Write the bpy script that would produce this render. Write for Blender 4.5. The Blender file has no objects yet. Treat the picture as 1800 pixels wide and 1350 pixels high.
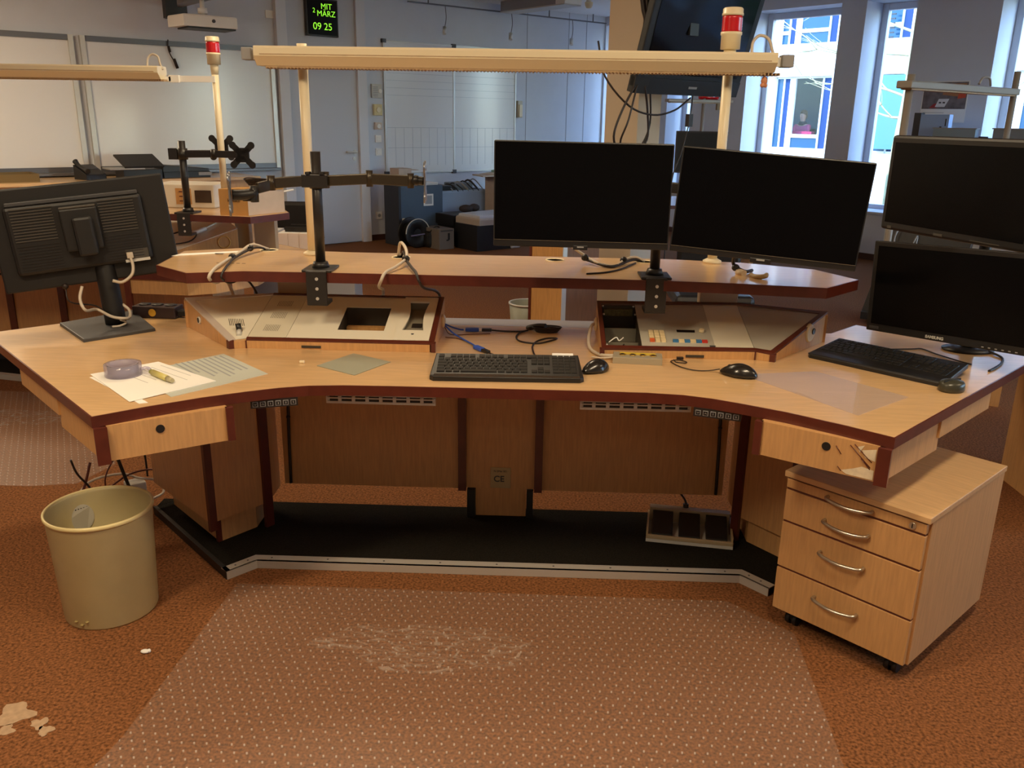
import bpy, bmesh, math, random
from mathutils import Vector, Matrix
random.seed(7)
PI = math.pi
SC = bpy.context.scene
COL = SC.collection

# ---------------------------------------------------------------- camera
def make_camera():
    f, pitch, roll, yaw = 1502.2, math.radians(17.311), math.radians(.9188), math.radians(1.6486)
    cp, sp, c, s = math.cos(pitch), math.sin(pitch), math.cos(roll), math.sin(roll)
    fw, up, rt = Vector((0, cp, -sp)), Vector((0, sp, cp)), Vector((1, 0, 0))
    rt, up = c*rt + s*up, c*up - s*rt
    R = Matrix.Rotation(yaw, 3, 'Z')
    fw, up, rt = R @ fw, R @ up, R @ rt
    cam = bpy.data.cameras.new('camera'); ob = bpy.data.objects.new('camera', cam); COL.objects.link(ob)
    m = Matrix((rt, up, -fw)).transposed().to_4x4(); m.translation = Vector((.118, 0, 1.5))
    ob.matrix_world = m
    cam.sensor_fit = 'HORIZONTAL'; cam.sensor_width = 36; cam.lens = f/1800*36
    cam.clip_start = .05; cam.clip_end = 200
    SC.camera = ob
make_camera()

# ---------------------------------------------------------------- view, world, lights
SC.view_settings.view_transform = 'Standard'; SC.view_settings.look = 'None'
SC.view_settings.gamma = 1; SC.view_settings.use_curve_mapping = False
SC.view_settings.exposure = 0.36
try:
    SC.cycles.use_denoising = True; SC.cycles.max_bounces = 10; SC.cycles.diffuse_bounces = 5
    SC.cycles.sample_clamp_indirect = 6.0; SC.cycles.caustics_reflective = False; SC.cycles.caustics_refractive = False
except Exception: pass
w = bpy.data.worlds.new('world'); SC.world = w; w.use_nodes = True
nt = w.node_tree; bg = nt.nodes['Background']
sky = nt.nodes.new('ShaderNodeTexSky'); sky.sky_type = 'NISHITA'; sky.sun_disc = False
sky.sun_elevation = math.radians(38); sky.sun_rotation = math.radians(130)
tint = nt.nodes.new('ShaderNodeMix'); tint.data_type = 'RGBA'; tint.blend_type = 'MULTIPLY'; tint.inputs[0].default_value = 1; tint.inputs[7].default_value = (.63, .90, 1.2, 1)   # daylight against lamp-light white balance
nt.links.new(sky.outputs['Color'], tint.inputs[6]); nt.links.new(tint.outputs[2], bg.inputs['Color']); bg.inputs['Strength'].default_value = 1.25

# room frame: U runs along the whiteboard wall, V from the corner along the window wall
AR = math.radians(41.09)
U = Vector((math.cos(AR), math.sin(AR), 0)); V = Vector((math.sin(AR), -math.cos(AR), 0))
P0 = Vector((-2.083, 10.637, 0)); UC = 4.08; C0 = P0 + U*UC; CEIL = 2.9
def AW(u, off=0, z=0): return P0 + U*u + V*off + Vector((0, 0, z))       # on / in front of the whiteboard wall
def BW(v, off=0, z=0): return C0 + V*v - U*off + Vector((0, 0, z))       # on / in front of the window wall
ROT_A, ROT_B = AR, AR - PI/2

def lamp(kind, name, loc, energy, color, rot=(0, 0, 0), **k):
    l = bpy.data.lights.new(name, kind); l.energy = energy; l.color = color
    for a, b in k.items(): setattr(l, a, b)
    o = bpy.data.objects.new(name, l); COL.objects.link(o); o.location = loc; o.rotation_euler = rot
    return o
sd = (U*.80 + V*.38 + Vector((0, 0, -.72))).normalized()
lamp('SUN', 'sun', (0, 0, 20), 4.0, (.92, .97, 1), sd.to_track_quat('-Z', 'Y').to_euler(), angle=.009)
WARM = (1, .79, .52)
CEIL_LAMPS = [((.1, -1.9), 8), ((-1.4, .8), 50), ((1.0, 1.15), 38), ((-4.3, 5.6), 85), ((3.6, 2.2), 20), ((-.6, 4.0), 30)]
for i, ((x, y), e) in enumerate(CEIL_LAMPS):
    lamp('AREA', 'ceiling_light', (x, y, CEIL-.09), e, WARM, (0, 0, AR), shape='RECTANGLE', size=1.2, size_y=.28)
WINDOWS = [(0.03, .96), (1.26, 1.68), (2.53, 3.73), (4.03, 4.60), (5.46, 6.66), (6.96, 7.53), (8.39, 9.59), (9.89, 10.46), (11.2, 12.3)]
FILL_WINDOWS = [(.5, 1.7), (2.4, 3.6)]      # added to let in cool fill daylight, behind the camera's right shoulder
SILL, HEAD, REVEAL = .52, 2.78, .35
for a, b in WINDOWS:
    o = lamp('AREA', 'window_portal', C0 + V*(a+b)/2 + U*(REVEAL+.05) + Vector((0, 0, (SILL+HEAD)/2)), 1, (1, 1, 1), (PI/2, 0, ROT_B), shape='RECTANGLE', size=b-a, size_y=HEAD-SILL)
    o.data.cycles.is_portal = True
for a, b in FILL_WINDOWS:
    o = lamp('AREA', 'window_portal', P0 + U*(a+b)/2 + V*12.7 + Vector((0, 0, (SILL+HEAD)/2)), 1, (1, 1, 1), (PI/2, 0, AR+PI), shape='RECTANGLE', size=b-a, size_y=HEAD-SILL)
    o.data.cycles.is_portal = True

# ---------------------------------------------------------------- materials
MATS = {}
def S(r, g, b): return tuple(((v/255+.055)/1.055)**2.4 if v > 10 else v/255/12.92 for v in (r, g, b)) + (1,)
def mat(name, col, rough=.5, metal=0, var=0, scale=40, stretch=(1, 1, 1), bump=0, bscale=None, coat=0, emit=None, spec=.5, alpha=None, detail=4):
    if name in MATS: return MATS[name]
    m = bpy.data.materials.new(name); m.use_nodes = True; nt = m.node_tree; b = nt.nodes['Principled BSDF']
    b.inputs['Base Color'].default_value = col; b.inputs['Roughness'].default_value = rough; b.inputs['Metallic'].default_value = metal
    b.inputs['Specular IOR Level'].default_value = spec
    if coat: b.inputs['Coat Weight'].default_value = coat; b.inputs['Coat Roughness'].default_value = .12
    if emit: b.inputs['Emission Color'].default_value = col; b.inputs['Emission Strength'].default_value = emit
    if var or bump:
        tc = nt.nodes.new('ShaderNodeTexCoord'); mp = nt.nodes.new('ShaderNodeMapping'); mp.inputs['Scale'].default_value = stretch
        nt.links.new(tc.outputs['Object'], mp.inputs['Vector'])
        n = nt.nodes.new('ShaderNodeTexNoise'); n.inputs['Scale'].default_value = scale; n.inputs['Detail'].default_value = detail
        nt.links.new(mp.outputs['Vector'], n.inputs['Vector'])
        if var:
            r = nt.nodes.new('ShaderNodeValToRGB'); e = r.color_ramp.elements
            e[0].position = .3; e[1].position = .7
            e[0].color = tuple(max(0, c*(1-var)) for c in col[:3]) + (1,); e[1].color = tuple(min(1, c*(1+var)) for c in col[:3]) + (1,)
            nt.links.new(n.outputs['Fac'], r.inputs['Fac']); nt.links.new(r.outputs['Color'], b.inputs['Base Color'])
        if bump:
            n2 = n
            if bscale:
                n2 = nt.nodes.new('ShaderNodeTexNoise'); n2.inputs['Scale'].default_value = bscale; nt.links.new(mp.outputs['Vector'], n2.inputs['Vector'])
            bp = nt.nodes.new('ShaderNodeBump'); bp.inputs['Strength'].default_value = bump; bp.inputs['Distance'].default_value = .004
            nt.links.new(n2.outputs['Fac'], bp.inputs['Height']); nt.links.new(bp.outputs['Normal'], b.inputs['Normal'])
    MATS[name] = m; return m
def glassy(name, tint=(1, 1, 1, 1), haze=0.0, haze_col=(.8, .8, .8, 1), rough=.02):
    m = bpy.data.materials.new(name); m.use_nodes = True; nt = m.node_tree; nt.nodes.remove(nt.nodes['Principled BSDF'])
    out = nt.nodes['Material Output']; t = nt.nodes.new('ShaderNodeBsdfTransparent'); t.inputs['Color'].default_value = tint
    g = nt.nodes.new('ShaderNodeBsdfGlossy'); g.inputs['Roughness'].default_value = rough
    fr = nt.nodes.new('ShaderNodeFresnel'); fr.inputs['IOR'].default_value = 1.45
    mx = nt.nodes.new('ShaderNodeMixShader'); ge = nt.nodes.new('ShaderNodeNewGeometry')   # no total reflection at the far face of a thin sheet
    sb = nt.nodes.new('ShaderNodeMath'); sb.operation = 'SUBTRACT'; sb.use_clamp = True; nt.links.new(fr.outputs[0], sb.inputs[0]); nt.links.new(ge.outputs['Backfacing'], sb.inputs[1]); nt.links.new(sb.outputs[0], mx.inputs[0])
    last = t.outputs[0]
    if haze:
        d = nt.nodes.new('ShaderNodeBsdfDiffuse'); d.inputs['Color'].default_value = haze_col
        hm = nt.nodes.new('ShaderNodeMixShader'); hm.inputs[0].default_value = haze; hm.name = 'haze'
        nt.links.new(t.outputs[0], hm.inputs[1]); nt.links.new(d.outputs[0], hm.inputs[2]); last = hm.outputs[0]
    nt.links.new(last, mx.inputs[1]); nt.links.new(g.outputs[0], mx.inputs[2]); nt.links.new(mx.outputs[0], out.inputs['Surface'])
    MATS[name] = m; return m

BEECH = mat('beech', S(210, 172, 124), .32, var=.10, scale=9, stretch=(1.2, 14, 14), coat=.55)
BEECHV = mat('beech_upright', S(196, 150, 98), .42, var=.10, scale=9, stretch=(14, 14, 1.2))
OAK = mat('orange_wood', S(186, 138, 82), .45, var=.14, scale=8, stretch=(12, 12, 1))
WOODSHADE = mat('wood_shaded_side', S(120, 80, 46), .5, var=.16, scale=8, stretch=(12, 12, 1))  # shade on the orange cabinet's darker faces put into the wood colour
MAHOG = mat('mahogany_edge', S(86, 36, 26), .35, var=.15, scale=25, coat=.2)
CARPET = mat('carpet', S(128, 84, 52), .95, var=.6, scale=120, bump=.8, bscale=260, spec=.1, detail=6)
BLKCARPET = mat('black_carpet', S(30, 27, 22), .95, var=.5, scale=200, bump=.6, bscale=300, spec=.1)
CREAM = mat('cream_metal', S(230, 216, 182), .35)
CREAMD = mat('cream_louvre', S(178, 150, 112), .5, var=.12, scale=60)
BIN = mat('bin_plastic', S(194, 180, 134), .4, var=.05, scale=12)
WALL = mat('wall_paint', S(208, 213, 222), .85, var=.02, scale=5)
CEILM = mat('ceiling_paint', S(232, 230, 226), .9)
DOORM = mat('door_paint', S(196, 198, 206), .5)
FRAMEM = mat('frame_paint', S(214, 214, 218), .5)
BOARD = mat('whiteboard_enamel', S(226, 226, 226), .24, coat=.3)
ALU = mat('aluminium', S(206, 203, 196), .36, metal=.45, var=.04, scale=120, stretch=(1, 30, 30))
ALUD = mat('dark_aluminium', S(112, 112, 116), .4, metal=.7)
BLACK = mat('black_plastic', S(26, 25, 25), .42)
BLACKM = mat('black_metal', S(36, 33, 31), .38, var=.06, scale=120)
SCREEN = mat('black_screen', S(7, 7, 10), .16, spec=.25)
SCREENM = mat('matt_screen', S(7, 7, 9), .24, spec=.12)
DARKGREY = mat('dark_grey', S(62, 62, 64), .5)
GREY = mat('grey_plastic', S(150, 150, 150), .5)
LGREY = mat('light_grey', S(200, 198, 190), .5)
WHITE = mat('white_plastic', S(235, 232, 225), .4)
PAPER = mat('paper', S(236, 234, 228), .8)
PLATE = mat('console_plate', S(226, 220, 200), .38)
PLATE2 = mat('console_plate_grey', S(176, 172, 158), .38)
PLATEL = mat('console_plate_light', S(214, 208, 186), .38)
TRIMG = mat('console_trim_grey', S(206, 196, 186), .3, metal=.15)
RECESS = mat('recess_grey', S(122, 116, 100), .6)
RED = mat('beacon_red', S(196, 16, 26), .25, coat=.5)
BLUE = mat('usb_blue', S(48, 88, 190), .4)
WIRE = mat('grey_cable', S(196, 184, 166), .45)
WIREB = mat('black_cable', S(34, 24, 20), .5)
BRASS = mat('gold_contact', S(210, 170, 80), .3, metal=.9)
GLASS = glassy('window_glass')
PVC = mat('window_frame_white', S(206, 210, 218), .4)
SLATE = mat('slate_blue_steel', S(70, 84, 100), .5, var=.08, scale=3)
CARD = mat('cardboard', S(196, 148, 86), .8, var=.05, scale=20)
CARDP = mat('pale_cardboard', S(186, 168, 152), .8, var=.05, scale=20)
MONB = mat('monitor_black', S(17, 15, 14), .5)
GREEN_LED = mat('green_led', S(150, 240, 50), .4, emit=.75)

# ---------------------------------------------------------------- mesh helpers
class MB:
    def __init__(s): s.bm = bmesh.new()
    def _x(s, vs, M):
        if M is not None: bmesh.ops.transform(s.bm, matrix=M, verts=vs)
        return s
    def box(s, c, d, rz=0, bev=0, M=None):
        r = bmesh.ops.create_cube(s.bm, size=1); vs = r['verts']
        T = Matrix.Translation(Vector(c)) @ Matrix.Rotation(rz, 4, 'Z') @ Matrix.Diagonal((d[0], d[1], d[2], 1))
        bmesh.ops.transform(s.bm, matrix=T, verts=vs)
        if bev:
            es = list({e for v in vs for e in v.link_edges})
            q = bmesh.ops.bevel(s.bm, geom=es, offset=bev, segments=2, affect='EDGES', profile=.5)
            vs = list({v for f in q['faces'] for v in f.verts} | {v for v in vs if v.is_valid})
        return s._x(vs, M)
    def bx(s, x0, x1, y0, y1, z0, z1, bev=0, M=None):
        return s.box(((x0+x1)/2, (y0+y1)/2, (z0+z1)/2), (abs(x1-x0), abs(y1-y0), abs(z1-z0)), 0, bev, M)
    def prism(s, poly, z0, z1, bev=0, M=None):
        f0 = z0 if callable(z0) else (lambda x, y: z0); f1 = z1 if callable(z1) else (lambda x, y: z1)
        area = sum(poly[i][0]*poly[(i+1) % len(poly)][1]-poly[(i+1) % len(poly)][0]*poly[i][1] for i in range(len(poly)))
        if area < 0: poly = poly[::-1]
        lo = [s.bm.verts.new((x, y, f0(x, y))) for x, y in poly]; hi = [s.bm.verts.new((x, y, f1(x, y))) for x, y in poly]
        n = len(poly); s.bm.faces.new(lo[::-1]); top = s.bm.faces.new(hi)
        for i in range(n): s.bm.faces.new((lo[i], lo[(i+1) % n], hi[(i+1) % n], hi[i]))
        vs = lo+hi
        if bev:
            q = bmesh.ops.bevel(s.bm, geom=list(top.edges), offset=bev, segments=2, affect='EDGES', profile=.5)
            vs = list({v for f in q['faces'] for v in f.verts} | {v for v in vs if v.is_valid})
        return s._x(vs, M)
    def ring(s, poly, d, z0, z1):
        out = offset(poly, d); n = len(poly)
        for i in range(n):
            j = (i+1) % n; s.prism([poly[i], poly[j], out[j], out[i]], z0, z1)
        return s
    def tube(s, pts, r, seg=8, M=None, smooth=True, res=5):
        pts = [Vector(p) for p in pts]
        if smooth and len(pts) > 2: pts = catmull(pts, res)
        rr = r if callable(r) else (lambda t: r)
        n = len(pts); rings = []; ref = None
        for i, p in enumerate(pts):
            t = (pts[min(i+1, n-1)] - pts[max(i-1, 0)])
            if t.length < 1e-9: t = Vector((0, 0, 1))
            t.normalize()
            if ref is None: ref = t.orthogonal().normalized()
            a = ref - t*ref.dot(t)
            if a.length < 1e-5: a = t.orthogonal()
            a.normalize(); ref = a; b = t.cross(a); q = rr(i/max(1, n-1))
            rings.append([s.bm.verts.new(p + a*q*math.cos(2*PI*k/seg) + b*q*math.sin(2*PI*k/seg)) for k in range(seg)])
        for i in range(n-1):
            for k in range(seg):
                f = s.bm.faces.new((rings[i][k], rings[i][(k+1) % seg], rings[i+1][(k+1) % seg], rings[i+1][k])); f.smooth = True
        s.bm.faces.new(rings[0][::-1]); s.bm.faces.new(rings[-1])
        return s._x([v for q in rings for v in q], M)
    def cyl(s, a, b, r, seg=20, r2=None, M=None):
        r2 = r if r2 is None else r2
        return s.tube([a, b], lambda t: r+(r2-r)*t, seg, M, False)
    def lathe(s, prof, c=(0, 0, 0), seg=32, M=None):
        closed = prof[0] == prof[-1]
        rings = []
        for r, z in prof:
            rings.append([s.bm.verts.new((c[0]+r*math.cos(2*PI*k/seg), c[1]+r*math.sin(2*PI*k/seg), c[2]+z)) for k in range(seg)])
        for i in range(len(prof)-1):
            for k in range(seg):
                f = s.bm.faces.new((rings[i][k], rings[i][(k+1) % seg], rings[i+1][(k+1) % seg], rings[i+1][k])); f.smooth = True
        if prof[0][0] > 1e-6 and not closed: s.bm.faces.new(rings[0][::-1])
        if prof[-1][0] > 1e-6 and not closed: s.bm.faces.new(rings[-1])
        return s._x([v for q in rings for v in q], M)
    def sphere(s, c, r, d=(1, 1, 1), M=None, sub=2):
        q = bmesh.ops.create_icosphere(s.bm, subdivisions=sub, radius=r)
        bmesh.ops.transform(s.bm, matrix=Matrix.Translation(Vector(c)) @ Matrix.Diagonal((d[0], d[1], d[2], 1)), verts=q['verts'])
        for v in q['verts']:
            for f in v.link_faces: f.smooth = True
        return s._x(q['verts'], M)
    def mesh(s, name, m):
        bmesh.ops.remove_doubles(s.bm, verts=s.bm.verts, dist=1e-7)
        me = bpy.data.meshes.new(name); bmesh.ops.recalc_face_normals(s.bm, faces=s.bm.faces); s.bm.to_mesh(me); s.bm.free()
        if m: me.materials.append(m)
        return me
    def build(s, name, m, parent=None, world=False, label=None):
        """link as one object; world=True: the coordinates were given in world space"""
        if world and parent is not None:
            bmesh.ops.transform(s.bm, matrix=root_matrix(parent).inverted(), verts=s.bm.verts)
        o = bpy.data.objects.new(name, s.mesh(name, m)); COL.objects.link(o)
        if parent is not None: o.parent = parent
        if label: o['label'] = label
        return o
def offset(poly, d):
    area = sum(poly[i][0]*poly[(i+1) % len(poly)][1]-poly[(i+1) % len(poly)][0]*poly[i][1] for i in range(len(poly)))
    sg = 1 if area > 0 else -1; n = len(poly); out = []
    for i in range(n):
        p, q, r = Vector(poly[i-1]), Vector(poly[i]), Vector(poly[(i+1) % n])
        a, b = (q-p).normalized(), (r-q).normalized()
        na, nb = Vector((a.y, -a.x))*sg, Vector((b.y, -b.x))*sg
        m = (na+nb); m = m/max(.3, m.dot(na)) if m.length > 1e-6 else na
        out.append(tuple(q+m*d))
    return out
def catmull(p, res):
    q = [p[0]*2-p[1]] + p + [p[-1]*2-p[-2]]; out = []
    for i in range(1, len(q)-2):
        for k in range(res):
            t = k/res; a, b, c, d = q[i-1], q[i], q[i+1], q[i+2]
            out.append(.5*((2*b)+(c-a)*t+(2*a-5*b+4*c-d)*t*t+(3*b-a-3*c+d)*t**3))
    return out + [p[-1]]
RM = {}
def root_matrix(o):
    M = Matrix.Identity(4)
    while o is not None:
        M = RM.get(o.name, Matrix.Identity(4)) @ M; o = o.parent
    return M
def thing(name, label, cat, loc=(0, 0, 0), rz=0, group=None, rot=None):
    o = bpy.data.objects.new(name, None); COL.objects.link(o); o.empty_display_size = .05
    o.location = loc; o.rotation_euler = rot or (0, 0, rz); o['label'] = label; o['category'] = cat
    if group: o['group'] = group
    RM[o.name] = Matrix.Translation(Vector(loc)) @ o.rotation_euler.to_matrix().to_4x4()
    return o
def tag(o, label, cat, group=None, kind=None):
    o['label'] = label; o['category'] = cat
    if group: o['group'] = group
    if kind: o['kind'] = kind
    return o
def struct(name, mb, m, parent=None):
    o = mb.build(name, m, parent)
    if parent is None: o['kind'] = 'structure'
    return o
def solo(name, mb, m, label, cat, loc=(0, 0, 0), group=None):
    """a thing that is one mesh; mesh given in world space, origin moved to loc"""
    bmesh.ops.translate(mb.bm, vec=-Vector(loc), verts=mb.bm.verts)
    o = mb.build(name, m); o.location = loc
    return tag(o, label, cat, group)
def dup(root, loc, rz=None, label=None):
    r = root.copy(); COL.objects.link(r); r.location = loc
    if rz is not None: r.rotation_euler = (0, 0, rz)
    if label: r['label'] = label
    for ch in list(root.children):
        c = ch.copy(); COL.objects.link(c); c.parent = r
        for g in list(ch.children):
            d = g.copy(); COL.objects.link(d); d.parent = c
    RM[r.name] = Matrix.Translation(Vector(loc)) @ r.rotation_euler.to_matrix().to_4x4()
    return r
def frame(o, x, y, z=(0, 0, 1)):
    """4x4 matrix from origin and axis directions x, y"""
    X, Y, Z = Vector(x).normalized(), Vector(y).normalized(), Vector(z).normalized()
    M = Matrix((X, Y, Z)).transposed().to_4x4(); M.translation = Vector(o); return M
def text(s, size, m, name, parent, M, ext=.0006, align='CENTER', bold=0):
    """flat lettering; M places text plane (x right, y up, z out) in the parent's local space"""
    cu = bpy.data.curves.new(name, 'FONT'); cu.body = s; cu.size = size; cu.extrude = ext; cu.align_x = align; cu.align_y = 'CENTER'; cu.offset = bold
    t = bpy.data.objects.new(name, cu); COL.objects.link(t)
    dg = bpy.context.evaluated_depsgraph_get(); dg.update()
    me = bpy.data.meshes.new_from_object(t.evaluated_get(dg)); bpy.data.objects.remove(t)
    me.transform(M); me.materials.clear(); me.materials.append(m)
    o = bpy.data.objects.new(name, me); COL.objects.link(o); o.parent = parent
    return o
UP = lambda o, x: frame(o, x, (0, 0, 1), Vector(x).cross(Vector((0, 0, 1))))   # upright text plane facing x × z

# ================================================================ ROOM
MA = frame(P0, U, -V)            # local x along the whiteboard wall, y into the wall, z up
MBW = frame(C0, V, U)            # local x along the window wall from the corner, y outwards, z up
UL, VF = -9.6, 12.6
def uv(u, v): p = AW(u, v); return (p.x, p.y)
room_poly = [uv(UL, 0), uv(UC, 0), uv(UC, VF), uv(UL, VF)]
struct('floor', MB().prism(room_poly, -.12, 0), CARPET)
struct('ceiling', MB().prism([uv(UL-.2, -.2), uv(UC+.45, -.2), uv(UC+.45, VF+.2), uv(UL-.2, VF+.2)], CEIL, CEIL+.15), CEILM)
struct('wall_back', MB().bx(UL-.15, UC+.42, 0, .15, -.12, CEIL, M=MA), WALL)
struct('wall_left', MB().bx(UL-.15, UL, -VF, 0, -.12, CEIL, M=MA), WALL)
wf = MB(); wf.bx(UL-.15, UC+.42, -VF-.15, -VF, -.12, SILL, M=MA); wf.bx(UL-.15, UC+.42, -VF-.15, -VF, HEAD, CEIL, M=MA)
ed = [UL-.15] + [e for ab in FILL_WINDOWS for e in ab] + [UC+.42]
for i in range(0, len(ed), 2): wf.bx(ed[i], ed[i+1], -VF-.15, -VF, SILL, HEAD, M=MA)
struct('wall_front', wf, WALL)
wb = MB(); T = REVEAL+.07
wb.bx(0, VF, 0, T, -.12, SILL, M=MBW); wb.bx(0, VF, 0, T, HEAD, CEIL, M=MBW)
edges = [0] + [e for ab in WINDOWS for e in ab] + [VF]
for i in range(0, len(edges), 2): wb.bx(edges[i], edges[i+1], 0, T, SILL, HEAD, M=MBW)
struct('wall_right', wb, WALL)
for i, (a, b) in enumerate(WINDOWS):
    f = MB(); y0, y1, t = REVEAL-.01, REVEAL+.06, .075
    f.bx(a, a+t, y0, y1, SILL, HEAD, .006, M=MBW); f.bx(b-t, b, y0, y1, SILL, HEAD, .006, M=MBW)
    f.bx(a+t, b-t, y0, y1, SILL, SILL+t, .006, M=MBW); f.bx(a+t, b-t, y0, y1, HEAD-t, HEAD, .006, M=MBW)
    wo = struct('window_%d' % (i+1), f, PVC)
    struct('window_pane', MB().bx(a+t-.005, b-t+.005, REVEAL+.02, REVEAL+.03, SILL+t-.005, HEAD-t+.005, M=MBW), GLASS, wo)
    struct('window_sill', MB().bx(a+.002, b-.002, -.05, REVEAL-.012, SILL, SILL+.025, .004, M=MBW), PVC, wo)
for i, (a, b) in enumerate(FILL_WINDOWS):  # frames and panes of the added fill-daylight openings
    f = MB(); t = .075; y0, y1 = -VF-.12, -VF-.05
    f.bx(a, a+t, y0, y1, SILL, HEAD, M=MA); f.bx(b-t, b, y0, y1, SILL, HEAD, M=MA); f.bx(a+t, b-t, y0, y1, SILL, SILL+t, M=MA); f.bx(a+t, b-t, y0, y1, HEAD-t, HEAD, M=MA)
    wo = struct('window_%d' % (len(WINDOWS)+i+1), f, PVC)
    struct('window_pane', MB().bx(a+t-.005, b-t+.005, -VF-.09, -VF-.08, SILL+t-.005, HEAD-t+.005, M=MA), GLASS, wo)
BASEB = mat('baseboard_brown', S(70, 40, 28), .6)
bb = MB(); bb.bx(.13, UC, -.015, 0, 0, .07, M=MA); bb.bx(UL, -1.05, -.015, 0, 0, .07, M=MA); struct('baseboard_back', bb, BASEB)
struct('baseboard_right', MB().bx(0, VF, -.015, 0, 0, .07, M=MBW), BASEB)
# door in the whiteboard wall
d = struct('door_1', MB().bx(-.88, -.02, -.03, 0, .01, CEIL-.002, .003, M=MA), DOORM)
fr = MB(); fr.bx(-1.0, -.88, -.07, 0, 0, CEIL, .004, M=MA); fr.bx(-.02, .10, -.07, 0, 0, CEIL, .004, M=MA)
struct('door_frame', fr, FRAMEM, d)
h = MB(); h.cyl((-.075, -.03, 1.08), (-.075, -.085, 1.08), .011, M=MA); h.tube([(-.075, -.08, 1.08), (-.12, -.085, 1.08), (-.215, -.08, 1.08)], .010, M=MA)
h.cyl((-.075, -.03, 1.08), (-.075, -.04, 1.08), .024, M=MA); struct('door_handle', h, ALU, d)
k = MB(); k.cyl((-.085, -.03, 1.0), (-.085, -.04, 1.0), .022, M=MA); k.bx(-.091, -.079, -.044, -.03, .975, 1.003, M=MA); struct('door_lock', k, ALU, d)
# panel joints towards the corner
SEAM = mat('panel_joint', S(150, 154, 162), .8)
for i, u in enumerate((2.62, 3.38, 3.72)): struct('trim_%d' % (i+1), MB().bx(u-.004, u+.004, -.003, 0, .07, CEIL, M=MA), SEAM)
# free-standing column
CC = Vector((.745, 5.892, 0)); MC = frame(CC, U, -V)   # nearest edge; local x along U, y behind
COLM = mat('column_paint', S(196, 180, 158), .8)
struct('column', MB().prism([(0, 0), (.22, 0), (.22, .3), (0, .3)], 0, CEIL, M=frame(CC, U, -V)), COLM)

# ---------------------------------------------------------------- things on the whiteboard wall
def whiteboard(u0, u1, label):
    t = thing('whiteboard', label, 'whiteboard', AW((u0+u1)/2, 0, .9), AR, 'large wall whiteboards')
    z0, z1 = .92, 2.19
    MB().bx(u0+.03, u1-.03, -.025, -.004, z0+.02, z1-.02, M=MA).build('writing_surface', BOARD, t, True)
    MB().bx(u0, u1, -.04, 0, z1-.05, z1, M=MA).build('rail', ALUD, t, True); MB().bx(u0, u1, -.04, 0, z0, z0+.05, M=MA).build('rail', ALUD, t, True)
    for a in (u0, u1-.045): MB().bx(a, a+.045, -.05, 0, z0, z1, M=MA).build('side_frame', ALU, t, True)
    MB().bx(u0+.05, u1-.02, -.10, -.02, z0-.03, z0+.0, .004, M=MA).build('pen_tray', ALUD, t, True)
    return t
whiteboard(-5.2, -3.06, 'large whiteboard farthest from the door, in dark aluminium rails')
whiteboard(-3.0, -1.04, 'large whiteboard directly beside the door, in dark aluminium rails')
t = thing('planning_board', 'two-panel white planning board with faint ruled grid lines', 'whiteboard', AW(1.39, 0, .82), AR)
for a, b in ((.38, 1.385), (1.40, 2.41)):
    MB().bx(a, b, -.022, -.003, .82, 2.35, M=MA).build('board_panel', BOARD, t, True)
    g = MB()
    for q in range(1, 7): g.bx(a+.01, b-.01, -.0235, -.022, 2.25-q*.085-.0012, 2.25-q*.085+.0012, M=MA)
    for q in (1.36, 1.12): g.bx(a+.01, b-.01, -.0235, -.022, q-.0015, q+.0015, M=MA)
    for q in range(1, 8): g.bx(a+.125*q-.001, a+.125*q+.001, -.0235, -.022, .9, 1.36, M=MA)
    g.build('ruled_lines', mat('ruled_line', S(150, 156, 168), .6), t, True)
f = MB()
for q in (.37, 1.3925, 2.41): f.bx(q-.012, q+.012, -.03, 0, .81, 2.36, M=MA)
f.bx(.37, 2.41, -.028, 0, 2.345, 2.36, M=MA); f.bx(.37, 2.41, -.028, 0, .81, .825, M=MA); f.build('board_frame', ALU, t, True)
f = MB()
for q in (.37, 1.3925, 2.41):
    for z in (.815, 2.352): f.bx(q-.028, q+.03, -.034, 0, z-.022, z+.022, M=MA)
f.build('corner_clip', DARKGREY, t, True)
def wallbox(name, u0, u1, z0, z1, dp, m, label, cat, bev=.004, group=None, inner=None):
    t = thing(name, label, cat, AW((u0+u1)/2, 0, (z0+z1)/2), AR, group)
    MB().bx(u0, u1, -dp, 0, z0, z1, bev, M=MA).build('housing', m, t, True)
    if inner: inner(t, u0, u1, z0, z1, dp)
    return t
def rocker(t, u0, u1, z0, z1, dp): MB().bx(u0+.015, u1-.015, -dp-.006, -dp, z0+.015, z1-.015, .003, M=MA).build('rocker', WHITE, t, True)
def grille(t, u0, u1, z0, z1, dp):
    g = MB()
    for i in range(6): g.bx(u0+.012, (u0+u1)/2+.01, -dp-.003, -dp, z0+.02+i*.02, z0+.028+i*.02, M=MA)
    g.build('grille', GREY, t, True); MB().cyl((u1-.03, -dp, (z0+z1)/2), (u1-.03, -dp-.012, (z0+z1)/2), .024, M=MA).build('sensor_dome', WHITE, t, True)
wallbox('intercom', .185, .325, 1.70, 1.86, .035, LGREY, 'pale intercom with slotted grille, topmost beside the door frame', 'intercom', inner=grille)
wallbox('alarm_button', .205, .315, 1.50, 1.63, .045, mat('ivory', S(214, 200, 150), .5), 'ivory alarm box under the intercom by the door', 'alarm',
        inner=lambda t, a, b, c, d, e: MB().cyl(((a+b)/2, -e, (c+d)/2), ((a+b)/2, -e-.012, (c+d)/2), .03, M=MA).build('push_button', CREAM, t, True))
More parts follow.
